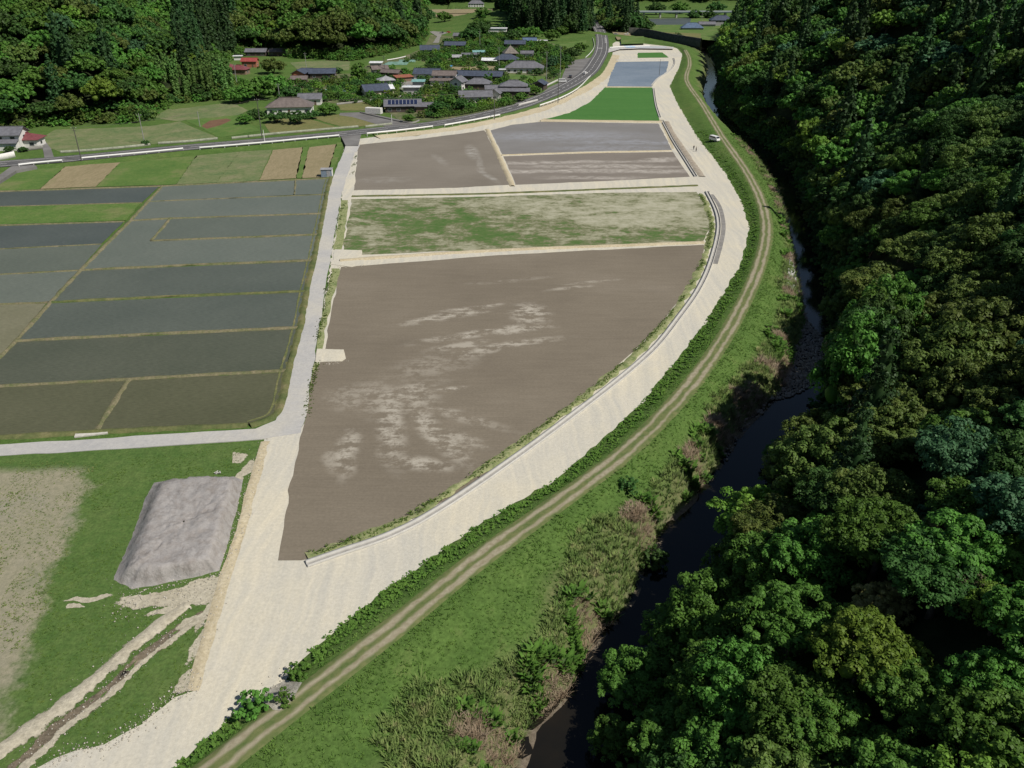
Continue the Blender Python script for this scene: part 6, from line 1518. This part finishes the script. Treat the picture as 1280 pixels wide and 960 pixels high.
# ------------------------------------------------------------------ trees and garden growth in the village
VT = [(322,118,50,'mid green','round','wide leafy tree in the middle of the clump behind the large farmhouse'),(300,124,34,'mid green','clumpy','leafy tree at the left of the clump behind the large farmhouse'),(345,112,44,'mid green','round','leafy tree at the right of the clump behind the large farmhouse'),(342,88,34,'olive','round','brownish green tree above the clump, before the brown roofed house'),(362,120,30,'dark green','round','dark tree right of the clump behind the large farmhouse'),
 (306,152,22,'mid green','round','small round tree left of the large farmhouse'),(322,146,24,'dark green','round','dark tree against the left end of the large farmhouse'),(346,150,26,'dark green','clumpy','clipped dark garden tree before the large farmhouse'),(372,151,28,'dark green','clumpy','wide clipped garden tree before the large farmhouse'),(390,146,20,'dark green','round','dark garden tree before the grey roofed wing'),(411,140,28,'mid green','round','bright round tree right of the grey roofed wing'),(403,125,16,'mid green','round','small tree above the grey roofed wing'),
 (450,100,30,'mid green','tall','lone tall tree left of the netted garden'),(446,108,20,'dark green','round','dark bush like tree at the foot of the lone tall tree'),(423,90,14,'dark green','round','small dark tree right of the navy roofed farmhouse'),(422,122,16,'dark green','round','dark round tree in the orchard below the netting'),(443,112,14,'mid green','round','small orchard tree right of the netting'),
 (475,136,18,'olive','round','olive round tree left of the solar panel roof'),(511,150,18,'mid green','round','small spreading tree in the garden of the solar panel house'),(549,138,28,'dark green','round','large dark roadside tree at the left of the roadside row'),(562,136,24,'mid green','tall','tall roadside tree in the middle of the roadside row'),(577,138,22,'dark green','tall','dark roadside tree right of the tall one'),(537,145,14,'dark green','round','small dark tree at the garden entrance of the solar panel house'),
 (604,131,16,'lime green','round','bright green small tree before the grey roofed roadside house'),(590,136,18,'mid green','round','roadside tree below the grey roofed roadside house'),(632,129,18,'mid green','round','roadside tree below the white gabled annex'),(650,124,20,'mid green','round','roadside tree at the hip roofed two storey house'),(668,116,20,'mid green','round','light green tree beside the dark gabled garage'),(640,128,14,'dark green','round','dark roadside tree below the hip roofed two storey house'),
 (560,55,16,'dark green','round','dark tree between the two navy roofed lane houses'),(588,48,30,'dark green','round','large dark tree above the upper village, left one'),(598,40,28,'dark green','clumpy','large dark tree below the terraces'),(556,28,22,'mid green','round','bright tree below the left end of the terraces'),(604,30,20,'mid green','round','bright tree in front of the pale flat roofed hall'),(632,38,20,'dark green','round','dark tree right of the pale flat roofed hall'),(640,48,24,'dark green','round','dark tree behind the blue-grey roofed shed'),(612,56,18,'mid green','round','garden tree below the hall'),(545,80,18,'dark green','round','dark tree below the teal walled building'),(556,74,18,'mid green','clumpy','garden tree below the right navy roofed lane house'),(576,66,14,'dark green','round','small dark tree before the lane house'),
 (600,86,10,'mid green','round','small tree at the tan yard'),(616,68,20,'mid green','round','garden tree left of the brownish cottage'),(664,86,12,'dark green','round','small clipped tree before the bungalow'),(672,66,22,'mid green','round','round tree right of the small white walled house'),(690,84,20,'bluish green','tall','bluish tree between bungalow and parking lot'),(705,78,22,'dark green','round','dark tree above the parking lot, left'),(716,70,24,'dark green','round','dark tree above the parking lot, middle'),(726,62,20,'mid green','round','green tree above the parking lot, right'),(694,72,20,'mid green','round','leafy tree behind the bungalow'),
 (650,44,22,'mid green','round','tree before the dark cedar stand, left'),(668,44,24,'mid green','round','tree before the dark cedar stand, middle'),(690,48,24,'mid green','round','tree before the dark cedar stand, right'),(700,42,20,'mid green','round','pale tree before the dark cedar stand'),(676,58,18,'mid green','round','tree right of the low white roofed shed'),(655,98,10,'mid green','round','small tree in the green plot'),
 (28,176,14,'mid green','round','garden tree behind the low maroon roofed house'),(48,178,16,'olive','round','reddish green tree right of the maroon roof'),(12,188,14,'dark green','round','dark clipped tree before the two storey white house'),(30,188,12,'dark green','round','dark clipped tree before the maroon roofed house'),(183,180,12,'dark green','round','small bush like tree at the foot of the meadow pole'),
 (846,46,20,'dark green','round','dark tree beyond the retaining wall, right'),(833,42,18,'dark green','round','dark tree beyond the retaining wall, left'),(858,42,16,'dark green','round','small dark tree beside the far blue roofed house'),(800,24,20,'dark green','round','dark tree at the left of the far plain'),(868,20,22,'dark green','round','dark tree behind the far plain houses'),(886,20,22,'dark green','round','dark tree above the far houses at the slope foot'),(912,28,24,'dark green','round','dark tree right of the far large house'),(820,13,26,'dark green','round','dark tree behind the far bridge, left'),(850,12,26,'mid green','round','tree behind the far bridge, middle'),(895,12,26,'dark green','round','dark tree behind the far bridge, right'),
 (505,88,8,'olive','round','small reddish bush by the rust red shed'),(488,116,12,'dark green','round','dark bush tree beside the cream wing'),(460,128,10,'mid green','round','small tree before the cream house'),(436,122,12,'mid green','round','small tree left of the cream house'),(585,104,10,'dark green','round','small dark tree between the white houses'),(566,98,10,'mid green','round','small tree behind the white two storey house'),(640,86,12,'mid green','round','garden tree left of the bungalow')]
SHP = {'round': 1, 'clumpy': 2, 'tall': 3}
for k, (px, py, w, sp, kd, lb) in enumerate(VT):
    x, y = G(px, py+w*.12, .85); z = TH(x, y); zc = to_px(x, y, z)[2]; s = w*zc/F/10.2
    tree(x, y, z-2.4*s, (kd, SHP[kd]+k % 2, 1), sp, s, k*1.7, lb, 'trees in and around the village', zs=.9 if kd != 'tall' else 1)
# low garden shrubs filling the plots between the houses
HP = [(o.location.x, o.location.y) for o in bpy.data.objects if o.get('category') in ('house', 'shed', 'garage', 'carport', 'container', 'hall')]
HP = np.array(HP); reg = GA([(352,104),(440,100),(470,96),(520,72),(545,62),(600,30),(640,50),(700,60),(722,75),(690,98),(672,115),(640,128),(560,146),(535,150),(480,134),(425,126),(345,130)], .85)
Q = hexpts(-190, 120, 330, 900, 6.4); Q = Q[in_poly(Q, reg)]; k = RNG.permutation(len(Q)); Q = Q[k]
bad = [GA(p, .85) for p in ([(563,84),(622,83),(624,90),(566,89)],[(630,92),(684,96),(682,105),(640,104)],[(483,82),(520,76),(540,78),(530,86),(506,93),(492,89)],[(537,40),(560,36),(570,38),(552,44),(548,54),(541,54),(546,46)],[(505,98),(522,96),(530,112),(512,118),(498,110)])]
n = 0; items = []
for x, y in Q:
    if np.hypot(HP[:,0]-x, HP[:,1]-y).min() < 6.5 or any(in_poly(np.array([[x, y]]), b)[0] for b in bad): continue
    items.append([x, y, TH(x, y), RNG.choice(['mid green','dark green','dark green','olive','lime green'], p=[.45,.15,.18,.1,.12]), 'shrub', .55+.55*RNG.random(), 0]); n += 1
mass('garden_shrubs', items, 'low garden shrubs and orchard bushes between the village houses', 'shrubs')
print('village shrubs', n)
